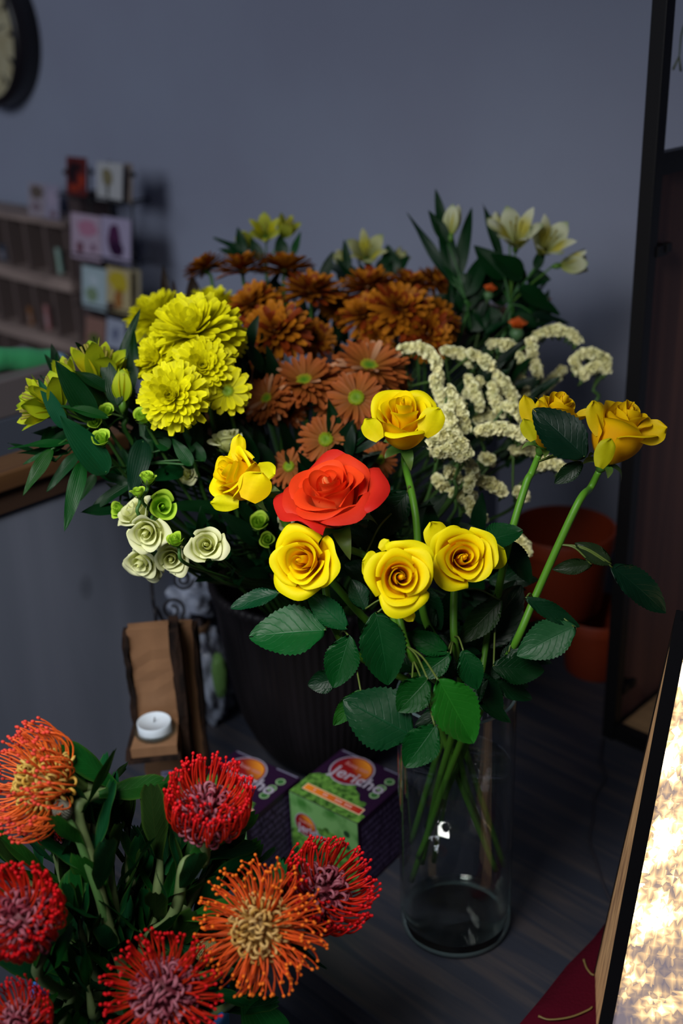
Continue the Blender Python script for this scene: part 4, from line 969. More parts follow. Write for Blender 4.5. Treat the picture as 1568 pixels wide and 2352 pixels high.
for a in [
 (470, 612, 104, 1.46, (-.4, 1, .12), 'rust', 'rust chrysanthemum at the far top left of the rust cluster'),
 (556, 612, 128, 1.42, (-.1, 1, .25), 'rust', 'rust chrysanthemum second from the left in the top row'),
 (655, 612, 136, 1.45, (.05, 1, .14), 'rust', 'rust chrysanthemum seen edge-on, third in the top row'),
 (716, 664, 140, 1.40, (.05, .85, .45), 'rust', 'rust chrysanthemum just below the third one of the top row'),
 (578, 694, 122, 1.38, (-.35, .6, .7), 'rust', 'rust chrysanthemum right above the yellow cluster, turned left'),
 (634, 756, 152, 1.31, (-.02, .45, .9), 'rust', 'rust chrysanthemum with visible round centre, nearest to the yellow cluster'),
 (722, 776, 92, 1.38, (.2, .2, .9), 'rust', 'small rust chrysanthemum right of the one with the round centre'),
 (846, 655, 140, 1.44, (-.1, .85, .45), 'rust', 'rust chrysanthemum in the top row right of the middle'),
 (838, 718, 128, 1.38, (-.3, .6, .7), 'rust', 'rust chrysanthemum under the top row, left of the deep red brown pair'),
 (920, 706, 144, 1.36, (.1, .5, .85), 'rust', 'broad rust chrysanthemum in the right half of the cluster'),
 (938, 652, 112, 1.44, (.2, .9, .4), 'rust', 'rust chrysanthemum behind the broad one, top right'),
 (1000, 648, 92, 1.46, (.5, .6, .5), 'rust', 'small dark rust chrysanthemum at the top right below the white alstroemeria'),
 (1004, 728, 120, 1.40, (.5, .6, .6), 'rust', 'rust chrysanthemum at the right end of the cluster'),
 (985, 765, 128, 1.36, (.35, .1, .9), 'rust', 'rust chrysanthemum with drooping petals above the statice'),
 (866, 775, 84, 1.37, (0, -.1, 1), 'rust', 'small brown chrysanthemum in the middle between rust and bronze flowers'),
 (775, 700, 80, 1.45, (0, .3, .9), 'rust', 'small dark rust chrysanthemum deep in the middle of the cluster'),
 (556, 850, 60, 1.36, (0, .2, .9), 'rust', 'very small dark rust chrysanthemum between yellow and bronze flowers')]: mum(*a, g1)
for a in [
 (698, 872, 158, 1.25, (-.12, .68, .72), 'bronze', 'large bronze chrysanthemum with green centre, left of the pair'),
 (848, 838, 172, 1.27, (.1, .72, .70), 'bronze', 'large bronze chrysanthemum with green centre, upper right of the pair'),
 (612, 914, 120, 1.24, (-.45, .4, .8), 'bronze', 'bronze chrysanthemum at the left end, turned to the yellow flowers'),
 (818, 912, 128, 1.21, (.0, .25, .95), 'bronze_daisy', 'bronze daisy chrysanthemum with bright green centre beside the top yellow rose'),
 (762, 930, 84, 1.25, (.0, .1, 1), 'bronze_daisy', 'bronze daisy chrysanthemum wedged between the larger bronze ones'),
 (748, 1008, 116, 1.20, (.05, .3, .95), 'bronze_daisy', 'bronze daisy chrysanthemum right above the orange rose'),
 (662, 1070, 92, 1.20, (-.2, .4, .9), 'bronze_daisy', 'bronze daisy chrysanthemum half hidden left of the orange rose'),
 (905, 868, 96, 1.30, (.5, .3, .8), 'bronze', 'bronze chrysanthemum peeking out behind the top yellow rose'),
 (660, 940, 88, 1.27, (-.2, -.2, .9), 'bronze', 'bronze chrysanthemum hanging under the large left one'),
 (858, 1150, 60, 1.18, (.2, .3, .9), 'bronze_daisy', 'bronze daisy chrysanthemum low, right of the orange rose'),
 (872, 1055, 80, 1.22, (.1, .1, .9), 'bronze_daisy', 'dark bronze daisy chrysanthemum below the top yellow rose')]: mum(*a, g2)
for a in [
 (446, 762, 206, 1.15, (-.15, .62, .78), 'yellow', 'largest bright yellow chrysanthemum, top of the front yellow cluster'),
 (362, 826, 130, 1.15, (-.6, .3, .75), 'yellow', 'bright yellow chrysanthemum at the left side of the cluster'),
 (466, 842, 138, 1.12, (.1, .1, 1), 'yellow', 'bright yellow chrysanthemum in the middle of the cluster'),
 (396, 912, 156, 1.08, (-.1, .05, 1), 'yellow', 'bright yellow chrysanthemum lowest in the cluster'),
 (523, 898, 104, 1.12, (.15, .1, 1), 'yellow_daisy', 'small loose yellow chrysanthemum right of the cluster'),
 (516, 770, 110, 1.20, (.5, .4, .7), 'yellow', 'yellow chrysanthemum at the right side of the cluster'),
 (362, 726, 150, 1.36, (-.3, .8, .5), 'yellow', 'dull yellow chrysanthemum behind the cluster on the left'),
 (488, 700, 118, 1.40, (.1, .85, .4), 'yellow', 'dull yellow chrysanthemum behind the cluster on the right')]: mum(*a, g3)

# ------------------------------------------------------------------ statice
def statice(paths, label):
    t0 = at(paths[0][0][0], paths[0][0][1], paths[0][0][2]); t = thing('statice_sprig', label, 'statice', t0, 'cream statice sprigs'); rn = random.Random(int(paths[0][0][0]*7+paths[0][0][1]))
    st = MB(); ends = []; tufts = []
    for P in paths:
        fl = MB(); tufts.append(fl)
        pts = smooth_path([at(x, y, d) for x, y, d in P], 7); ends.append(pts[-1]); th = .0056
        for i, p in enumerate(pts):
            taper = .75+.25*math.sin(PI*i/max(1, len(pts)-1))
            for k in range(9):
                dv = Vector((rn.gauss(0, 1), rn.gauss(0, 1), rn.gauss(0, 1)+.35)).normalized(); c = p+dv*th*taper*rn.uniform(.65, 1.1)
                Mx = frame(dv+Vector((rn.uniform(-.4, .4), rn.uniform(-.4, .4), rn.uniform(-.3, .5))), rn.uniform(0, 6), c, rn.uniform(.0030, .0043))
                cc = mixc(rgb(246, 240, 190), rgb(230, 230, 184), rn.random()); rows = []; cs = []
                n = 10
                for (r_, z_, q) in ((.15, -.6, .85), (.55, .0, .98), (1.0, .35, 1.12)):
                    rows.append([Mx @ Vector((r_*(1+.22*math.sin(5*2*PI*j/n+k))*math.cos(2*PI*j/n), r_*math.sin(2*PI*j/n), z_+.15*math.cos(4*PI*j/n))) for j in range(n)]); cs.append([tuple(x*q for x in cc)]*n)
                fl.grid(rows, cs, None, True)
        for i in range(0, len(pts), 2):
            p = pts[i]; q = p-Z*.004-CF*-.004; st.tube([q, q+Vector((rn.uniform(-.006, .006), .004, -.008))], [.0026, .0012], 5, rgb(70, 96, 44))
        st.tube([p+CF*.004-Z*.002 for p in pts], .0016, 6, rgb(74, 104, 50))
    j = sum(ends, Vector())/len(ends)+Vector((-.01, .01, -.03))
    for e in ends: st.tube(smooth_path([e+CF*.004-Z*.002, e.lerp(j, .6)+CF*.004, j], 4), .0014, 6, rgb(74, 104, 50))
    b2, _ = urn_stem(j, (0, 0, 1), rn, .0020, rgb(66, 100, 48))
    for fl in tufts: fl.build('flower_tuft', M_fine, t)
    st.build('branch', M_stem, t); b2.build('stem', M_stem, t)
statice([[(1008, 884, 1.27), (1000, 830, 1.27), (968, 800, 1.28), (925, 802, 1.29)], [(1018, 930, 1.25), (1008, 900, 1.25), (998, 870, 1.25)]], 'cream statice sprig curving over at the left, behind the top yellow rose')
statice([[(1085, 840, 1.32), (1062, 815, 1.32), (1022, 806, 1.32)], [(1145, 900, 1.3), (1140, 860, 1.3), (1115, 830, 1.3), (1080, 812, 1.3)]], 'cream statice sprig right of the leftmost one, below the rust flowers')
statice([[(1200, 830, 1.36), (1170, 796, 1.36), (1128, 790, 1.36)], [(1238, 866, 1.34), (1226, 825, 1.34), (1218, 784, 1.34)]], 'cream statice sprig with a thick upright tuft under the orange blossom')
statice([[(1328, 782, 1.38), (1305, 764, 1.38), (1265, 760, 1.38), (1226, 776, 1.38)]], 'cream statice sprig reaching highest at the right')
statice([[(1340, 866, 1.36), (1318, 830, 1.36), (1350, 812, 1.36), (1388, 826, 1.36), (1392, 850, 1.36)], [(1350, 850, 1.36), (1368, 842, 1.36), (1384, 838, 1.36)]], 'cream statice sprig farthest to the right above the right roses')
statice([[(1070, 985, 1.22), (1055, 935, 1.22), (1030, 895, 1.22)], [(1028, 990, 1.21), (1018, 960, 1.21), (1040, 930, 1.22)], [(1050, 1010, 1.2), (1040, 980, 1.2), (1030, 950, 1.2)]], 'dense cream statice sprig right beside the top yellow rose')
statice([[(990, 1020, 1.17), (1025, 1000, 1.17), (1060, 1020, 1.17), (1076, 1045, 1.17)], [(1000, 1040, 1.17), (1035, 1035, 1.17), (1060, 1050, 1.17)]], 'cream statice sprig low beside the top yellow rose stem')
statice([[(1200, 1005, 1.22), (1165, 985, 1.22), (1130, 985, 1.22), (1100, 990, 1.22)], [(1205, 975, 1.25), (1190, 945, 1.25), (1160, 930, 1.25)]], 'cream statice sprig lying level, left of the leaf covered rose')
statice([[(1150, 950, 1.28), (1135, 915, 1.28), (1130, 885, 1.28)], [(1180, 930, 1.3), (1170, 900, 1.3), (1150, 870, 1.3)], [(1100, 935, 1.28), (1090, 900, 1.28), (1075, 870, 1.29)]], 'cream statice sprig in the middle of the statice mass')
statice([[(1155, 1130, 1.22), (1130, 1112, 1.22), (1090, 1100, 1.22)], [(1075, 1120, 1.2), (1085, 1080, 1.2), (1062, 1055, 1.2)], [(1030, 1080, 1.2), (1050, 1100, 1.2)]], 'cream statice sprig hanging low at the right of the tall rose stem')
statice([[(1210, 1270, 1.2), (1198, 1245, 1.2), (1186, 1250, 1.2)]], 'tiny cream statice tuft low beside the right rose stems')
statice([[(1108, 1190, 1.2), (1090, 1175, 1.2), (1075, 1150, 1.2)]], 'tiny cream statice tuft above the right front rose')
statice([[(885, 1175, 1.12), (868, 1160, 1.12), (866, 1130, 1.12)]], 'small cream statice tuft right beside the orange rose')
statice([[(1245, 1050, 1.26), (1215, 1030, 1.26), (1180, 1035, 1.26)], [(1290, 1075, 1.25), (1262, 1062, 1.25), (1240, 1070, 1.25)], [(1205, 1140, 1.24), (1190, 1130, 1.24)]], 'cream statice sprig below the leaf covered rose')
statice([[(1120, 870, 1.31), (1098, 880, 1.31), (1072, 905, 1.31)], [(1130, 960, 1.3), (1112, 950, 1.3), (1098, 965, 1.3)]], 'cream statice sprig of two short tufts in the centre of the statice mass')
statice([[(1240, 960, 1.33), (1218, 935, 1.33), (1205, 900, 1.33)], [(1215, 985, 1.3), (1190, 1000, 1.3)], [(1200, 880, 1.36), (1185, 862, 1.36)]], 'cream statice sprig just left above the leaf covered rose')
statice([[(1040, 1130, 1.24), (1060, 1140, 1.24), (1085, 1140, 1.24)], [(1000, 1100, 1.24), (1020, 1120, 1.24)], [(1110, 1050, 1.26), (1130, 1060, 1.26)]], 'shaded cream statice sprig low between the tall rose stem and the hanging sprig')
statice([[(1290, 850, 1.42), (1262, 880, 1.42), (1240, 905, 1.42)], [(1240, 905, 1.42), (1225, 900, 1.42), (1212, 912, 1.42)]], 'faint cream statice sprig deep behind the others on the right')
# ------------------------------------------------------------------ alstroemeria
def alstro_flower(mb, c, ax, L_, pal, rn, closed=0.0, spin=None):
    M = frame(ax, rn.uniform(0, 6) if spin is None else spin, c)
    for k in range(6):
        outer = k % 2 == 0; an = k*PI/3; d = Vector((math.cos(an), math.sin(an), 0)); s = Vector((-d.y, d.x, 0))
        W_ = L_*(.58 if outer else .34); pts = []; cs = []; LL = L_*(1 if outer else 1.02)
        for q in range(10):
            t = q/9; r = LL*(.06+(.42*t**1.5+.22*t**4)*(1-closed)+.10*math.sin(t*PI)); z = LL*(.92*t-.22*t**3*(1-closed)); w_ = W_*.5*(math.sin(PI*min(1, t**.9*.86+.06)))**.8*(1 if q < 9 else .25)
            row = []; cr = []
            for a in range(5):
                x = (a/4*2-1); row.append(M @ (d*(r+.10*w_*x*x*-1)+s*(x*w_)+Z*(z-.25*w_*x*x)))
                c_ = mixc(pal[0], pal[1], t)
                if not outer: c_ = mixc(c_, pal[2], .75*math.sin(PI*min(1, t*1.15))**2)
                if t > .85 and outer: c_ = mixc(c_, pal[3], .8*(t-.85)/.15)
                cr.append(c_)
            pts.append(row); cs.append(cr)
        mb.grid(pts, cs, None)
    for k in range(4):
        an = k*1.7+.4; mb.tube([M @ Vector((0, 0, .02*L_)), M @ Vector((.10*L_*math.cos(an), .1*L_*math.sin(an), .5*L_)), M @ Vector((.14*L_*math.cos(an), .14*L_*math.sin(an), .78*L_))], [.0005, .0005, .0013], 5, rgb(150, 140, 60))
PALY = (rgb(130, 156, 16), rgb(184, 196, 32), rgb(196, 176, 16), rgb(90, 140, 30))
PALW = (rgb(150, 160, 70), rgb(222, 224, 196), rgb(206, 190, 24), rgb(110, 140, 60))
def alstro(label, joint, flowers, leaves, pal, name='alstroemeria', group=None, stem=True, lc=rgb(24, 84, 40)):
    rn = random.Random(int(joint[0]*3+joint[1])); j = at(*joint); t = thing(name, label, 'alstroemeria', j, group)
    for (x, y, d, L_, ax, cl) in flowers:
        a = cam_axis(ax); c = at(x, y, d)-a*L_*.5; mb = MB(); alstro_flower(mb, c, a, L_, pal, rn, cl)
        o = mb.build('flower', M_petal, t); ov = MB(); ov.tube([c-a*.012, c-a*.006, c+a*.004], [.0018, .0042, .0024], 8, rgb(70, 110, 30)); ov.tube(smooth_path([c-a*.012, c.lerp(j, .5)-a*.008, j], 5), .0011, 6, rgb(70, 110, 36)); ov.build('flower_stalk', M_stem, o)
    for k, lf in enumerate(leaves):
        x0, y0, d0, x1, y1, d1, w_ = lf[:7]; nr = lf[7] if len(lf) > 7 else (rn.uniform(-.4, .4), .4, .9); cc = lf[8] if len(lf) > 8 else vary(lc, .2, rn)
        p0 = at(x0, y0, d0); lo = leaf_mb(p0, at(x1, y1, d1), w_/FPX*d0, cam_axis(nr), cc, 'blade', curl=.10, fold=.2, seed=int(x0+y1)); o = lo.build('leaf', M_blade, t)
        if (p0-j).length > .02:
            b = MB(); b.tube(smooth_path([p0+(at(x1, y1, d1)-p0)*.03, p0.lerp(j, .5)+Z*.004, j], 4), .0011, 6, rgb(40, 84, 36)); b.build('leaf_stalk', M_stem, o)
    if stem:
        b, _ = urn_stem(j, (0, 0, 1), rn, .0026, rgb(48, 96, 36)); b.build('stem', M_stem, t)
GD = rgb(14, 64, 32); GM = rgb(26, 92, 44); GB = rgb(30, 104, 60)
alstro('yellow green alstroemeria cluster with open funnels at the upper left of the bouquet', (290, 960, 1.14),
  [(200, 822, 1.12, .046, (-.35, .9, .3), .45), (240, 828, 1.13, .044, (.25, .9, .4), .3), (272, 845, 1.15, .036, (.6, .6, .4), .4), (148, 850, 1.13, .034, (-.2, .9, .4), .6), (282, 880, 1.10, .034, (.05, 1, .2), .9)],
  [(240, 930, 1.12, 165, 850, 1.10, 50, (0, .6, .7), GD), (250, 900, 1.10, 170, 845, 1.10, 44, (.1, .7, .6), GD), (262, 900, 1.12, 225, 800, 1.12, 30, (0, .2, 1), GD), (270, 930, 1.10, 250, 830, 1.1, 44, (0, .3, 1), GD), (275, 830, 1.16, 320, 705, 1.16, 24, (0, .3, 1), GD), (300, 900, 1.14, 310, 750, 1.15, 30, (.3, .3, .9), GD), (270, 860, 1.2, 300, 760, 1.2, 20), (250, 985, 1.12, 130, 1000, 1.10, 34, (0, .6, .8), GD)], PALY)
alstro('yellow green alstroemeria cluster hanging out farthest left', (225, 985, 1.12),
  [(80, 910, 1.08, .040, (-.8, .3, .4), .35), (112, 895, 1.07, .042, (-.4, .8, .4), .4), (72, 950, 1.08, .036, (-.9, -.1, .5), .4), (100, 930, 1.1, .034, (-.6, .2, .8), .3)],
  [(150, 985, 1.07, 88, 870, 1.05, 36, (.2, .1, 1), rgb(44, 104, 84)), (215, 965, 1.08, 130, 830, 1.05, 60, (.2, .2, 1), GD), (250, 960, 1.07, 135, 925, 1.06, 30, (0, .6, .8), rgb(22, 84, 30)),
   (170, 1018, 1.09, 18, 1020, 1.07, 30, (0, .8, .6), GM), (160, 1040, 1.1, 40, 1035, 1.08, 26, (0, .5, .8), GD), (150, 1020, 1.09, 50, 1062, 1.08, 20, (0, .5, .8), GM), (120, 1030, 1.08, 50, 1134, 1.06, 34, (0, .3, .9), rgb(36, 92, 26)), (180, 1040, 1.1, 105, 1126, 1.08, 30, (0, .3, .9), rgb(26, 84, 50)),
   (190, 1060, 1.08, 148, 1216, 1.05, 40, (.2, .2, 1), rgb(22, 94, 40)), (130, 1060, 1.12, 22, 1010, 1.1, 26, (0, .8, .5), GD), (120, 980, 1.12, 90, 1045, 1.1, 26), (200, 990, 1.1, 100, 1010, 1.1, 44, (0, .7, .6), GD)], PALY)
alstro('leafy alstroemeria shoot with long bare green blades at the left of the bouquet', (290, 1075, 1.12), [],
  [(245, 1088, 1.07, 142, 955, 1.04, 72, (.3, .2, 1), rgb(26, 88, 60)), (275, 1170, 1.1, 186, 1172, 1.08, 40, (0, .6, .8), rgb(14, 60, 34)), (330, 1010, 1.1, 300, 1140, 1.07, 54, (.2, 0, 1), rgb(16, 62, 48)), (300, 1110, 1.1, 200, 1170, 1.09, 36, (0, .6, .8), GD), (220, 1090, 1.12, 180, 1150, 1.12, 26, (0, .4, .9), rgb(30, 76, 24)), (390, 1030, 1.12, 350, 1005, 1.12, 40, (0, .6, .8), GM), (440, 1070, 1.1, 395, 1005, 1.1, 34, (0, .4, .9), GM), (470, 1060, 1.12, 420, 990, 1.12, 30, (0, .5, .9), GM), (345, 1060, 1.14, 320, 900, 1.14, 30), (240, 1090, 1.1, 320, 1120, 1.1, 24, (0, .5, .9), GD)], PALY)
alstro('white alstroemeria spray with two open blooms, highest at the right', (1170, 700, 1.42),
  [(1185, 528, 1.40, .052, (-.1, .55, .8), .1), (1262, 552, 1.40, .050, (.15, .4, .9), .15), (1325, 602, 1.42, .040, (1, .15, .2), .5), (1140, 512, 1.43, .034, (-.6, .8, .2), .7)],
  [(1160, 640, 1.42, 1090, 560, 1.42, 60, (0, .3, 1), GD), (1150, 600, 1.43, 1112, 462, 1.43, 26, (.2, .1, 1), GD), (1200, 640, 1.42, 1130, 580, 1.41, 70, (0, .5, .8), GD), (1190, 660, 1.41, 1290, 720, 1.42, 50, (0, .4, .9), GD), (1230, 620, 1.42, 1250, 560, 1.42, 26), (1220, 720, 1.42, 1310, 740, 1.42, 22, (0, .4, .9), rgb(20, 44, 36)), (1180, 720, 1.42, 1240, 800, 1.42, 60, (0, .3, .9), GD), (1150, 660, 1.44, 1060, 640, 1.44, 50, (0, .4, .9), GD), (1180, 660, 1.44, 1180, 590, 1.43, 60, (0, .2, 1), GD), (1210, 640, 1.44, 1265, 640, 1.43, 50, (0, .4, .9), GD), (1160, 700, 1.44, 1110, 600, 1.44, 60, (0, .2, 1), GD), (1170, 760, 1.42, 1250, 700, 1.43, 50, (0, .2, 1), GD), (1150, 760, 1.43, 1080, 690, 1.43, 60, (0, .2, 1), GD)], PALW, lc=GD)
alstro('alstroemeria shoot with closed pale bud and tall blades, left of the white blooms', (1070, 690, 1.42),
  [(1042, 500, 1.42, .040, (.15, 1, .1), .8)],
  [(1040, 640, 1.42, 1003, 428, 1.42, 40, (.1, .1, 1), GD), (1035, 650, 1.42, 938, 482, 1.42, 26, (.2, .1, 1), rgb(30, 66, 50)), (1050, 640, 1.42, 1082, 470, 1.42, 34, (-.2, .1, 1), GD), (1030, 560, 1.42, 985, 480, 1.42, 34, (.1, .2, 1), GD), (1060, 660, 1.42, 1010, 560, 1.42, 40, (0, .2, 1), rgb(34, 76, 40)), (1070, 680, 1.42, 1120, 570, 1.42, 44, (0, .2, 1), GD), (1090, 720, 1.43, 1030, 640, 1.43, 50, (0, .2, 1), GD), (1080, 760, 1.43, 1120, 680, 1.43, 60, (0, .2, 1), GD)], PALW, lc=GD)
alstro('pale yellow alstroemeria blooms behind the top row of rust flowers, left', (610, 600, 1.52),
  [(608, 528, 1.50, .036, (0, .3, .9), .1), (660, 518, 1.50, .034, (.4, .7, .5), .3), (560, 552, 1.52, .032, (-.7, .6, .3), .5)],
  [(580, 590, 1.5, 490, 540, 1.5, 24, (0, .5, .8), GD), (560, 585, 1.5, 545, 520, 1.5, 26, (0, .2, 1), GD), (560, 590, 1.5, 500, 568, 1.5, 24, (0, .5, .8), GD), (650, 590, 1.5, 640, 540, 1.5, 34, (0, .2, 1), GD), (670, 590, 1.5, 690, 530, 1.5, 18, (0, .2, 1), GM), (600, 600, 1.5, 575, 545, 1.5, 30, (0, .2, 1), GD)], (rgb(120, 140, 40), rgb(190, 190, 70), rgb(200, 190, 10), rgb(110, 140, 60)), lc=GD)
alstro('pale yellow alstroemeria bloom behind the top row of rust flowers, middle', (850, 630, 1.52),
  [(842, 574, 1.50, .042, (0, .4, .9), .05), (780, 590, 1.52, .026, (-.6, .7, .3), .6), (920, 590, 1.52, .030, (.7, .6, .3), .5)],
  [(800, 620, 1.5, 790, 548, 1.5, 22, (0, .2, 1), GD), (800, 630, 1.5, 740, 600, 1.5, 24, (0, .2, 1), rgb(50, 64, 74)), (900, 630, 1.5, 890, 560, 1.5, 46, (0, .2, 1), GD), (900, 630, 1.5, 940, 585, 1.5, 30, (0, .2, 1), GD), (870, 630, 1.5, 905, 580, 1.5, 40, (0, .2, 1), GD), (820, 640, 1.5, 770, 590, 1.5, 30)], (rgb(130, 140, 70), rgb(190, 190, 140), rgb(200, 190, 10), rgb(110, 140, 60)), lc=GD)
# ------------------------------------------------------------------ orange thistle-like blossoms and brown dried leaves
def safflower(px, py, w_, d, label):
    rn = random.Random(int(px)); c = at(px, py, d); ax = cam_axis((rn.uniform(-.2, .2), .9, .4)); R = w_/2/FPX*d
    t = thing('safflower', label, 'safflower', c, 'small orange safflowers'); M = frame(ax, 0, c)
    b = MB(); b.lathe([(0, -1.6*R), (.6*R, -1.3*R), (.85*R, -.6*R), (.5*R, -.1*R), (0, 0)], (0, 0, 0), 16, rgb(70, 104, 66)); link('bud', b.mesh('bud', M_stem), t, None, M)
    b = MB()
    for k in range(60):
        a = k*2.399; r_ = math.sqrt(k/60); v_ = Vector((math.cos(a)*r_, math.sin(a)*r_, 1.1-.6*r_)); b.tube([Vector((v_.x*.4*R, v_.y*.4*R, -.15*R)), v_*R*.7, v_*R*1.15], [R*.05, R*.06, R*.03], 4, vary(rgb(214, 92, 26), .15, rn))
    link('tuft', b.mesh('tuft', M_fine), t, None, M)
    s, _ = urn_stem(c-ax*R*1.5, ax, rn, .0016, rgb(60, 84, 40)); s.build('stem', M_stem, t)
safflower(1188, 752, 42, 1.40, 'small orange safflower below the white alstroemeria, lower of the two')
safflower(1124, 668, 30, 1.42, 'small orange safflower below the white alstroemeria, upper of the two')
safflower(1256, 692, 20, 1.44, 'tiny pale orange safflower bud at the right of the white alstroemeria')
t = thing('dried_leaves', 'brown dried leaves standing up behind the yellow chrysanthemums', 'dried leaves', at(430, 690, 1.55))
rn = random.Random(9)
for x0, y0, x1, y1, w_ in ((385, 720, 374, 605, 24), (405, 720, 398, 640, 16), (450, 730, 440, 628, 44), (480, 720, 470, 660, 20), (430, 730, 424, 680, 24), (462, 720, 488, 665, 20), (395, 720, 350, 680, 20)):
    p0 = at(x0, y0, 1.52); leaf_mb(p0, at(x1, y1, 1.52), w_/FPX*1.52, cam_axis((.1, .1, 1)), vary(rgb(74, 36, 26), .15, rn), 'blade', seed=x0).build('leaf', M_blade, t)
    b, _ = urn_stem(p0, (0, 0, 1), rn, .0014, rgb(74, 46, 30)); b.build('stalk', M_stem, t)
t = thing('dried_leaves', 'reddish brown leaves among the statice at the right', 'dried leaves', at(1200, 880, 1.42))
for x0, y0, x1, y1, w_ in ((1220, 960, 1180, 880, 60), (1230, 950, 1250, 870, 50), (1200, 850, 1160, 770, 46), (1190, 830, 1240, 770, 40)):
    p0 = at(x0, y0, 1.42); leaf_mb(p0, at(x1, y1, 1.42), w_/FPX*1.42, cam_axis((.1, .1, 1)), vary(rgb(84, 32, 26), .15, rn), 'blade', seed=x0).build('leaf', M_blade, t)
    b, _ = urn_stem(p0, (0, 0, 1), rn, .0014, rgb(54, 36, 26)); b.build('stalk', M_stem, t)

# ------------------------------------------------------------------ lisianthus
CREAM = (rgb(214, 218, 120), rgb(232, 236, 168), rgb(240, 242, 196), rgb(196, 214, 110)); GREENB = (rgb(140, 190, 40), rgb(160, 206, 50), rgb(186, 220, 70), rgb(110, 170, 40))
def lisi(px, py, w_, d, axis, label, kind='cream', H=1.25, open_=.8, group='cream lisianthus blooms', joint=None, cat='lisianthus'):
    rn = random.Random(int(px+py*3)); ax = cam_axis(axis); R = w_/2/FPX*d*1.1; c = at(px, py, d); base = c-ax*R*H*.5; M = frame(ax, rn.uniform(0, 6), base)
    t = thing('lisianthus' if kind == 'cream' else 'lisianthus_bud', label, cat, base, group)
    inner, outers = rose_meshes(int(px+py), R*.95, R*H, CREAM if kind == 'cream' else GREENB, N=12 if kind == 'cream' else 8, guard=3, open_=open_ if kind == 'cream' else .25, ruff=2.0 if kind == 'cream' else .6)
    link('bloom', inner.mesh('bloom', M_petal), t, None, M)
    for o_ in outers: link('petal', o_.mesh('petal', M_petal), t, None, M)
    cup, seps = sepal_mb(R, R*1.0, 5, rgb(56, 104, 40), rn, -.5); link('calyx', cup.mesh('calyx', M_stem), t, None, M)
    for s in seps: link('sepal', s.mesh('sepal', M_stem), t, None, M)
    s0 = base-ax*R*.3
    b, _ = urn_stem(s0, ax, rn, .0017, rgb(56, 96, 40)); b.build('stem', M_stem, t)
lb = 'green buds in the bouquet'
for a in [(310, 1180, 92, 1.06, (-.5, .6, .6), 'cream lisianthus at the top left of the hanging cream group'), (338, 1222, 96, 1.03, (-.1, -.3, .95), 'cream lisianthus in the middle of the hanging cream group'),
          (326, 1290, 84, 1.07, (-.3, -.5, .8), 'cream lisianthus lowest on the left of the hanging group'), (394, 1282, 86, 1.06, (.0, -.2, .95), 'cream lisianthus low in the middle, next to the rightmost one'),
          (474, 1252, 92, 1.02, (.0, .15, 1), 'cream lisianthus farthest right of the group, facing the camera'), (520, 1012, 78, 1.14, (-.2, .9, .4), 'pale cream lisianthus peeking out above the side-facing yellow rose'),
          (430, 1090, 54, 1.16, (.0, .2, .9), 'small cream lisianthus in shade between the leaves'), (656, 1200, 44, 1.12, (-.2, .2, .9), 'small pale lisianthus between the orange rose and the rose below it'),
          (352, 1310, 60, 1.08, (0, -.6, .7), 'yellowish lisianthus at the very bottom of the hanging group')]: lisi(*a)
lisi(372, 1164, 76, 1.05, (.3, .1, .9), 'greenish yellow half open lisianthus right of the hanging group', 'green', 1.2, .6, lb)
for a in [(340, 1098, 46, 1.04, (.1, .9, .4), 'larger green bud above the cream group'), (318, 1130, 38, 1.03, (-.1, .9, .4), 'smaller green bud above the cream group'), (403, 1240, 46, 1.02, (-.2, .7, .6), 'green bud left of the rightmost cream bloom'),
          (231, 1008, 50, 1.06, (-.1, .5, .8), 'round light green bud among the left leaves, lowest of three'), (217, 970, 36, 1.09, (-.1, .3, .9), 'small green bud among the left leaves, middle of three'), (243, 945, 40, 1.10, (.1, .5, .8), 'small green bud among the left leaves, highest of three'),
          (328, 955, 54, 1.09, (-.2, .6, .7), 'green bud at the lower left of the yellow cluster'), (615, 1240, 42, 1.10, (0, .3, .9), 'green bud left of the lowest left yellow rose'), (594, 1200, 54, 1.13, (0, .5, .8), 'dark green bud above the lowest left yellow rose'), (272, 1170, 44, 1.07, (-.6, .1, .7), 'green bud at the left edge of the cream group')]:
    lisi(*a, 'green', 1.35, .3, lb, cat='bud')

# foliage filling the urn bouquet: leafy branches
def filler(label, cx, cy, rx, ry, d0, d1, n, lmin, lmax, wr_, cols, seed, name='leafy_branch', kind='blade', ax_=None):
    rn = random.Random(seed); j = Vector((UX+rn.uniform(-.03, .03), UY+rn.uniform(-.03, .03), .29)); t = thing(name, label, 'foliage', j)
    st = MB()
    for k in range(n):
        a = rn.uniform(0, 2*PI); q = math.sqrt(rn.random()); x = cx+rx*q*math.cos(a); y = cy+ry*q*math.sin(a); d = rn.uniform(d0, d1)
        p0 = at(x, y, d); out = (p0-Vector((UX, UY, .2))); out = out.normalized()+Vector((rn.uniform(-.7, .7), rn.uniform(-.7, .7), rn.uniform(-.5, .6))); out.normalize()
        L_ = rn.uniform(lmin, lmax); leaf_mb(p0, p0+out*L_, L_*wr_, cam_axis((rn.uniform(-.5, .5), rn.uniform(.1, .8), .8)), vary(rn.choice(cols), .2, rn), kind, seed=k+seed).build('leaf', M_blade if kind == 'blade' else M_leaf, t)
        if k % 3 == 0: st.tube(smooth_path([j, j.lerp(p0, .5)+Z*.015, p0+out*L_*.05], 4), .0012, 5, rgb(36, 66, 28))
    st.tube([j, Vector((UX, UY, .05))], .003, 7, rgb(40, 72, 30)); st.build('stem', M_stem, t)
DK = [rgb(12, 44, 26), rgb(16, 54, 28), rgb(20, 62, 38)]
filler('dark foliage between the yellow and bronze chrysanthemums', 560, 930, 110, 110, 1.24, 1.34, 46, .03, .06, .34, DK, 1)
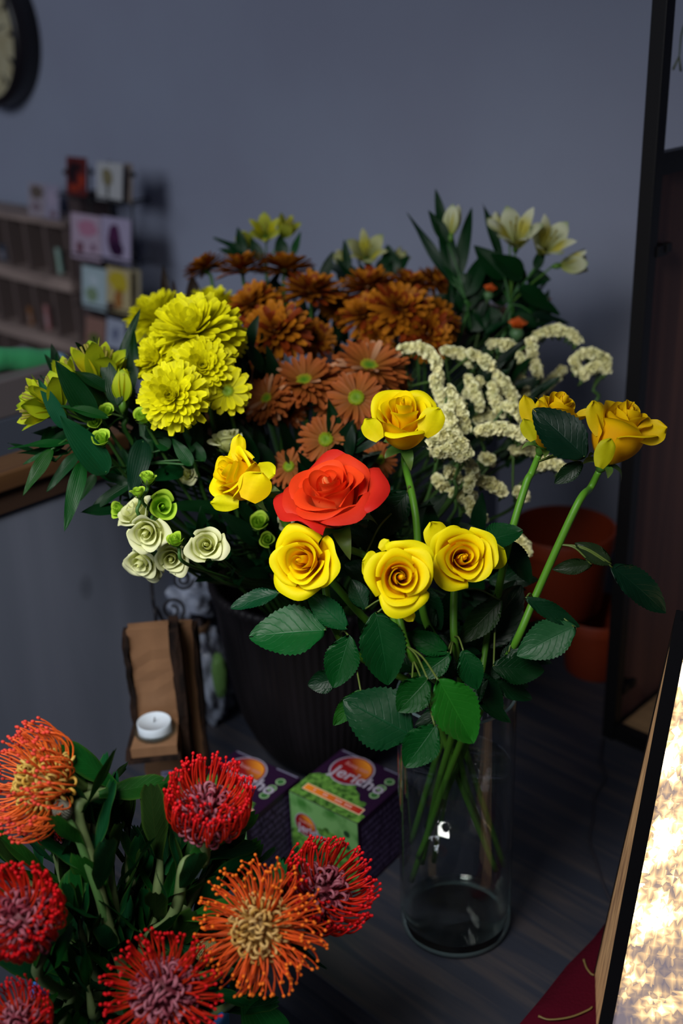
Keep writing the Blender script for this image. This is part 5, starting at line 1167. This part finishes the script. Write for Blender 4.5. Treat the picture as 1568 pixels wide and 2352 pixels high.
filler('dark foliage under the bronze chrysanthemums and behind the orange rose', 700, 1130, 240, 110, 1.14, 1.28, 80, .03, .06, .36, DK, 2)
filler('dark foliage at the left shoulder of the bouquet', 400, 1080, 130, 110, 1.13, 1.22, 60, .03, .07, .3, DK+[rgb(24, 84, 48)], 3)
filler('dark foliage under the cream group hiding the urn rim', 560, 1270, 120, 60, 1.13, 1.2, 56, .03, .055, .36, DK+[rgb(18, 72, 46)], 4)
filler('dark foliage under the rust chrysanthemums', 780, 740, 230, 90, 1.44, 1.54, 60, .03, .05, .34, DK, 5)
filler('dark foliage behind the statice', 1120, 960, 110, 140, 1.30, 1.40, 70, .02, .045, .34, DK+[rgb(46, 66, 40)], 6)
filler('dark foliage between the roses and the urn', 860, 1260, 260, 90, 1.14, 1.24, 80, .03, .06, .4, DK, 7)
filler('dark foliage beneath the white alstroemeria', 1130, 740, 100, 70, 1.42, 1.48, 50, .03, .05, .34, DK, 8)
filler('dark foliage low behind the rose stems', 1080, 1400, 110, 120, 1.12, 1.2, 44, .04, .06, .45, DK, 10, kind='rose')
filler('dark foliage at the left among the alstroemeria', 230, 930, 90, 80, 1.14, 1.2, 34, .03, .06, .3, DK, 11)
# ================================================================== pincushion flowers in the foreground
def styles_mesh(seed, R, c0, c1, tip, open_, n=150, up=1.0, rad=.00085):
    """R outer radius; axis +z; origin at the flower base"""
    rn = random.Random(seed); mb = MB(); rd = R*.42; cz_ = R*.42
    for i in range(n):
        u = (i+.5)/n; lo_ = 24+22*open_; th = math.radians(lo_+(120-lo_)*u**.80); ph = i*2.39996+rn.uniform(-.1, .1)
        dr = Vector((math.sin(th)*math.cos(ph), math.sin(th)*math.sin(ph), math.cos(th))); rad_ = Vector((math.cos(ph), math.sin(ph), 0))
        p = Vector((dr.x*rd, dr.y*rd, cz_+dr.z*rd*1.05)); L_ = R*(.74+.40*u)*rn.uniform(.84, 1.08)
        v = (dr+rad_*.25).normalized(); pts = [p]; ns = 9
        side = Z.cross(rad_)*rn.uniform(-.28, .28); bend = (1-open_)*(1.9*u+.25)+rn.uniform(-.15, .15)
        for k in range(ns):
            t = (k+1)/ns
            tgt = Z*bend*1.05+side-rad_*bend*.42*(t > .45)+(-Z*.5*open_*u if t > .3 else Vector((0, 0, 0)))
            if open_ > .35: tgt += (Z*(2.1*u+.2) if t > .5 else -Z*.6*u)*rn.uniform(.5, 1.2)*open_-rad_*(1.3 if t > .7 else 0)*open_*rn.random()
            v = (v+tgt*.20).normalized(); p = p+v*L_/ns; pts.append(p)
        r0 = R*.020; radii = [r0*1.25]+[r0]*(ns-2)+[r0*.8, r0*.7]
        ca = vary(c0, .15, rn); cb = vary(c1, .15, rn)
        mb.tube(pts, radii, 5, ca, True, cb)
        e = pts[-1]; w_ = (pts[-1]-pts[-2]).normalized(); mb.tube([e-w_*R*.01, e+w_*R*.022, e+w_*R*.055, e+w_*R*.075], [r0*.7, r0*1.75, r0*1.5, r0*.3], 6, tip)
    return mb
def curls_mesh(seed, R, c0, c1, n=150):
    rn = random.Random(seed); mb = MB(); rd = R*.50; cz_ = R*.42
    mb.lathe([(0, -.02*R), (.27*R, .04*R), (.44*R, .22*R), (.50*R, .44*R), (.43*R, .70*R), (.26*R, .86*R), (0, .92*R)], (0, 0, 0), 24, mixc(c0, (0.02, .01, .01), .45))
    for i in range(n):
        u = (i+.5)/n; th = math.acos(1-1.35*u); ph = i*2.39996
        dr = Vector((math.sin(th)*math.cos(ph), math.sin(th)*math.sin(ph), math.cos(th))); p = Vector((dr.x*rd, dr.y*rd, cz_+dr.z*rd*1.05))
        t1 = dr.orthogonal().normalized(); t2 = dr.cross(t1); a = rn.uniform(0, 6); s = t1*math.cos(a)+t2*math.sin(a)
        rl = R*rn.uniform(.06, .10); pts = []
        for k in range(8):
            b_ = -.6+k/7*4.3; pts.append(p+dr*rl*1.1+dr*math.sin(b_)*rl+s*(1-math.cos(b_))*rl*.9)
        cc = mixc(c0, c1, rn.random()); mb.tube([p-dr*rl*.5]+pts, [R*.03]+[R*.034]*4+[R*.028]*4, 5, cc)
    return mb
def leafy_stem(t, P, rn, lcol, L0=.062, step=.0105, skip=0, radius=.0048, up_bias=.9, stemc=rgb(112, 132, 84), only=1.0, wr_=.32):
    pts = smooth_path(P, 12); b = MB(); n = len(pts)
    b.tube(pts, [(radius*.9+radius*.25*i/n)*(min(1, .3+i/14) if skip == 0 else 1) for i in range(n)], 10, stemc); b.build('stem', M_stem, t)
    if skip == 0:
        T = (pts[0]-pts[2]).normalized(); X = T.orthogonal().normalized(); Y = T.cross(X)
        for k in range(6):
            a = k*1.1+rn.random(); side = X*math.cos(a)+Y*math.sin(a); L_ = L0*rn.uniform(.55, .85)
            leaf_mb(pts[0]-T*.006*(k % 3), pts[0]-T*.006*(k % 3)+(T+side*rn.uniform(.12, .4)).normalized()*L_, L_*wr_*.85, (T*.3-side).normalized(), vary(rn.choice(lcol), .2, rn), 'prot', curl=-.08, fold=.2, seed=k).build('leaf', M_prot, t)
    acc = 0; ph = rn.uniform(0, 6); k = 0; tot = 0
    for i in range(1, n):
        sg = (pts[i]-pts[i-1]).length; acc += sg; tot += sg
        if acc > step and tot > skip and tot < .34:
            acc = 0; k += 1; ph += 2.399; T = (pts[i-1]-pts[i]).normalized(); X = T.orthogonal().normalized(); Y = T.cross(X)
            side = X*math.cos(ph)+Y*math.sin(ph)
            if rn.random() > only: continue
            out = (T*up_bias+side*rn.uniform(.45, .85)).normalized(); L_ = L0*rn.uniform(.75, 1.15); p0 = pts[i]+side*radius*.9
            leaf_mb(p0, p0+out*L_, L_*wr_, (T*.8-side).normalized()*-1 if rn.random() < .15 else (T*.5-side).normalized()*1, vary(rn.choice(lcol), .2, rn), 'prot', curl=-.10, fold=.18, seed=k+int(tot*1000)).build('leaf', M_prot, t)
LC = [rgb(30, 104, 64), rgb(34, 112, 50), rgb(28, 92, 56), rgb(56, 116, 44), rgb(38, 104, 74)]
REDP = (rgb(196, 54, 20), rgb(196, 20, 20), rgb(220, 20, 30), rgb(132, 40, 58), rgb(176, 108, 122))
ORP = (rgb(222, 96, 30), rgb(216, 74, 30), rgb(246, 120, 30), rgb(196, 150, 70), rgb(214, 176, 110))
ORL = (rgb(236, 120, 40), rgb(226, 90, 40), rgb(224, 70, 54), rgb(206, 160, 60), rgb(214, 186, 100))
PG = 'pincushion flowers in the foreground'
bkt = Vector((BK.x, BK.y, 0))
def pincushion(label, px, py, w_, d, axis, pal, open_, seed, P=(), n=150, leafs=True, wr_=.33, skip=.035, ncurl=150, rot=0):
    rn = random.Random(seed); ax = cam_axis(axis); R = w_/2/FPX*d*.92; c = at(px, py, d); base = c-ax*R*.75; M = frame(ax, seed, base)
    t = thing('pincushion_flower', label, 'pincushion flower', base, PG)
    link('styles', styles_mesh(seed, R, pal[0], pal[1], pal[2], open_, n).mesh('styles', M_style), t, None, M)
    link('floret_cushion', curls_mesh(seed+1, R, pal[3], pal[4], ncurl).mesh('floret_cushion', M_fine), t, None, M)
    b = MB()
    for k in range(34):
        a = k*2.399; u = k/34; d_ = Vector((math.cos(a), math.sin(a), 0)); r0 = R*(.12+.16*u); z0 = R*(-.16+.20*u)
        p0 = d_*r0+Z*z0; p1 = d_*(r0+R*.10)+Z*(z0+R*.20); s = Z.cross(d_)*R*.05
        i0 = len(b.v)
        for q in (p0-s, p0+s, p1): b.vert(q, rgb(96, 104, 60))
        b.face((i0, i0+1, i0+2))
    b.lathe([(.10*R, -.30*R), (.20*R, -.10*R), (.32*R, .08*R)], (0, 0, 0), 16, rgb(88, 112, 56)); link('bract_collar', b.mesh('bract_collar', M_stem), t, None, M)
    s0 = base-ax*R*.22
    off = Vector((rn.uniform(-.05, .05), rn.uniform(-.05, .05), 0))
    path = [s0, s0-ax*.03]+[at(*p) for p in P]+[bkt+off+Z*(BK.z+.005), bkt-off*.8+Z*(bz+.02)]
    leafy_stem(t, path, rn, LC, skip=skip, wr_=wr_); return t
pincushion('orange yellow pincushion flower highest at the left, facing left', 78, 1795, 262, .90, (-.82, .22, .5), ORL, .42, 101, [(180, 1850, .90), (214, 1990, .91), (250, 2130, .93)], n=170, skip=.03)
pincushion('red pincushion flower in front of the left gift box', 478, 1850, 246, .90, (.12, .80, .52), REDP, .05, 102, [(425, 1985, .92), (385, 2120, .94)], n=190)
pincushion('red pincushion flower in front of the gift box nearest the vase', 746, 2044, 252, .93, (.45, .62, .62), REDP, .22, 103, [(600, 2130, .97), (470, 2210, .99)], n=170)
pincushion('orange pincushion flower with wide open ring of styles beside the table edge', 590, 2136, 248, .86, (-.18, .18, .98), ORP, .80, 104, [(560, 2200, .93), (440, 2260, .98)], n=200)
pincushion('big red pincushion flower cut by the left edge', 46, 2105, 262, .84, (-.08, .62, .75), REDP, .10, 105, [(90, 2240, .90), (200, 2300, .96)], n=200)
pincushion('red pincushion flower facing the camera at the bottom middle', 372, 2285, 262, .84, (.02, .35, .93), REDP, .55, 106, [(350, 2330, .92)], n=150)
pincushion('red pincushion flower in the bottom left corner', 40, 2352, 210, .84, (-.1, .7, .7), REDP, .15, 107, [(120, 2400, .9)], n=130)
pincushion('small red pincushion flower behind the orange yellow one', 184, 1800, 96, 1.0, (.0, .92, .35), REDP, .05, 108, [(196, 1880, 1.0), (240, 2100, 1.0)], n=70, ncurl=60)
pincushion('dark red pincushion flower mostly hidden below the orange yellow one', 118, 1905, 110, .98, (-.2, .8, .5), REDP, .05, 109, [(150, 1990, .98), (230, 2130, 1.0)], n=70, ncurl=60)

def prot_bud(px, py, w_, d, axis, P, label, seed, c=rgb(150, 158, 140)):
    rn = random.Random(seed); ax = cam_axis(axis); R = w_/2/FPX*d; base = at(px, py, d)-ax*R; M = frame(ax, 0, base); t = thing('pincushion_bud', label, 'bud', base)
    b = MB(); b.lathe([(0, -.2*R), (.55*R, -.05*R), (.95*R, .5*R), (1.0*R, 1.0*R), (.7*R, 1.6*R), (.25*R, 1.95*R), (0, 2*R)], (0, 0, 0), 24, c)
    for k in range(150):
        u = k/150; a = k*2.399; th = .35+u*1.5; r_ = R*math.sin(min(th, 1.7))*1.0; z_ = R*(1+math.cos(th)*.95); d_ = Vector((math.cos(a), math.sin(a), 0))
        b.tube([d_*r_+Z*(z_-R*.15), d_*(r_*.92)+Z*(z_+R*.22), d_*(r_*.6)+Z*(z_+R*.5)], [R*.06, R*.05, R*.02], 4, vary(mixc(c, rgb(150, 90, 90), .3*rn.random()), .15, rn))
    link('bud_head', b.mesh('bud_head', M_fine), t, None, M)
    b = MB(); pts = smooth_path([base+ax*.001]+[at(*p) for p in P]+[bkt+Z*(BK.z+.004), bkt+Z*(bz+.03)], 8); b.tube(pts, .0036, 9, rgb(86, 128, 70))
    for k in range(16):
        q = pts[1+k//4]; a = k*2.399; T = (pts[0]-pts[6]).normalized(); X = T.orthogonal().normalized(); Y = T.cross(X); s = X*math.cos(a)+Y*math.sin(a)
        p0 = q+s*.003; e = T.cross(s)*.0028; i0 = len(b.v)
        for r_ in (p0-e, p0+e, p0+T*.009+s*.003): b.vert(r_, rgb(96, 140, 80))
        b.face((i0, i0+1, i0+2))
    b.build('stem', M_stem, t)
prot_bud(143, 1862, 44, .885, (-.2, .85, .5), [(168, 1905, .89), (190, 1950, .90), (250, 2130, .93)], 'fuzzy grey green pincushion bud below the orange yellow flower', 5)
prot_bud(476, 2185, 54, .93, (.2, .9, .4), [(470, 2240, .95)], 'fuzzy green brown pincushion bud left of the wide open orange flower', 6, rgb(140, 140, 84))

# leafy shoots (stems without a visible flower)
def shoot(label, P, seed, L0=.06, wr_=.30, step=.012, n_=None):
    rn = random.Random(seed); pts = [at(*p) for p in P]; t = thing('protea_shoot', label, 'foliage', pts[0], 'leafy pincushion shoots')
    leafy_stem(t, pts+[bkt+Vector((rn.uniform(-.05, .05), rn.uniform(-.05, .05), BK.z+.003)), bkt+Vector((0, 0, bz+.03))], rn, LC+[rgb(64, 78, 36)], L0=L0, step=step, wr_=wr_)
shoot('leafy pincushion shoot rising left of the log holder base', [(290, 1900, .97), (300, 2020, .97), (310, 2160, .97)], 201)
shoot('leafy pincushion shoot in the middle of the foliage', [(370, 1930, .95), (362, 2050, .95), (340, 2180, .96)], 202, .065)
shoot('leafy pincushion shoot leaning right under the red flower', [(490, 1985, .96), (430, 2080, .96), (370, 2200, .97)], 203, .07)
shoot('leafy pincushion shoot with long leaves between red and orange flowers', [(520, 2040, .98), (450, 2120, .98), (380, 2220, .99)], 204, .065)
shoot('leafy pincushion shoot at the left edge above the big red flower', [(40, 1990, .97), (110, 2080, .98), (190, 2220, .98)], 205, .06)
shoot('leafy pincushion shoot with brownish leaves at the lower left', [(180, 2110, .92), (200, 2200, .94), (240, 2300, .96)], 206, .055)
shoot('leafy pincushion shoot behind the bottom middle red flower', [(330, 2130, .95), (325, 2200, .96), (320, 2280, .97)], 207, .06)
shoot('leafy pincushion shoot low between the two red flowers at the bottom', [(200, 2260, .9), (220, 2330, .92)], 208, .05)
shoot('leafy pincushion shoot at the lower right under the orange flower', [(560, 2290, .96), (480, 2330, .98)], 209, .05)
shoot('leafy pincushion shoot tip next to the gift box corner', [(640, 2010, 1.02), (560, 2110, 1.01), (470, 2230, 1.0)], 210, .045)
shoot('leafy pincushion shoot right of the orange yellow flower stem', [(205, 1850, .93), (232, 1960, .94), (270, 2120, .96)], 211, .055)
shoot('leafy pincushion shoot with the largest leaves, beside the thick stem', [(250, 1960, .94), (262, 2080, .95), (285, 2200, .97)], 212, .075, .30, .012)
shoot('leafy pincushion shoot directly behind the left red flower', [(400, 1990, .97), (370, 2100, .97), (330, 2220, .98)], 213, .075, .28, .012)
shoot('leafy pincushion shoot between the two left edge flowers', [(120, 1950, .95), (160, 2060, .96), (220, 2180, .97)], 214, .07, .30, .012)
# large glossy leaf bottom centre
t = thing('broad_glossy_leaf', 'broad glossy green leaf at the bottom edge under the orange flower', 'leaf', at(590, 2350, .97))
leaf_mb(at(640, 2420, .97), at(560, 2285, .97), 110/FPX, cam_axis((.2, .3, 1)), rgb(44, 140, 66), 'blade', seed=5).build('blade', M_blade, t)
b = MB(); b.tube(smooth_path([at(640, 2418, .972), at(560, 2440, .99), bkt+Z*(BK.z+.004)], 5), .0018, 6, rgb(50, 110, 50)); b.build('stalk', M_stem, t)
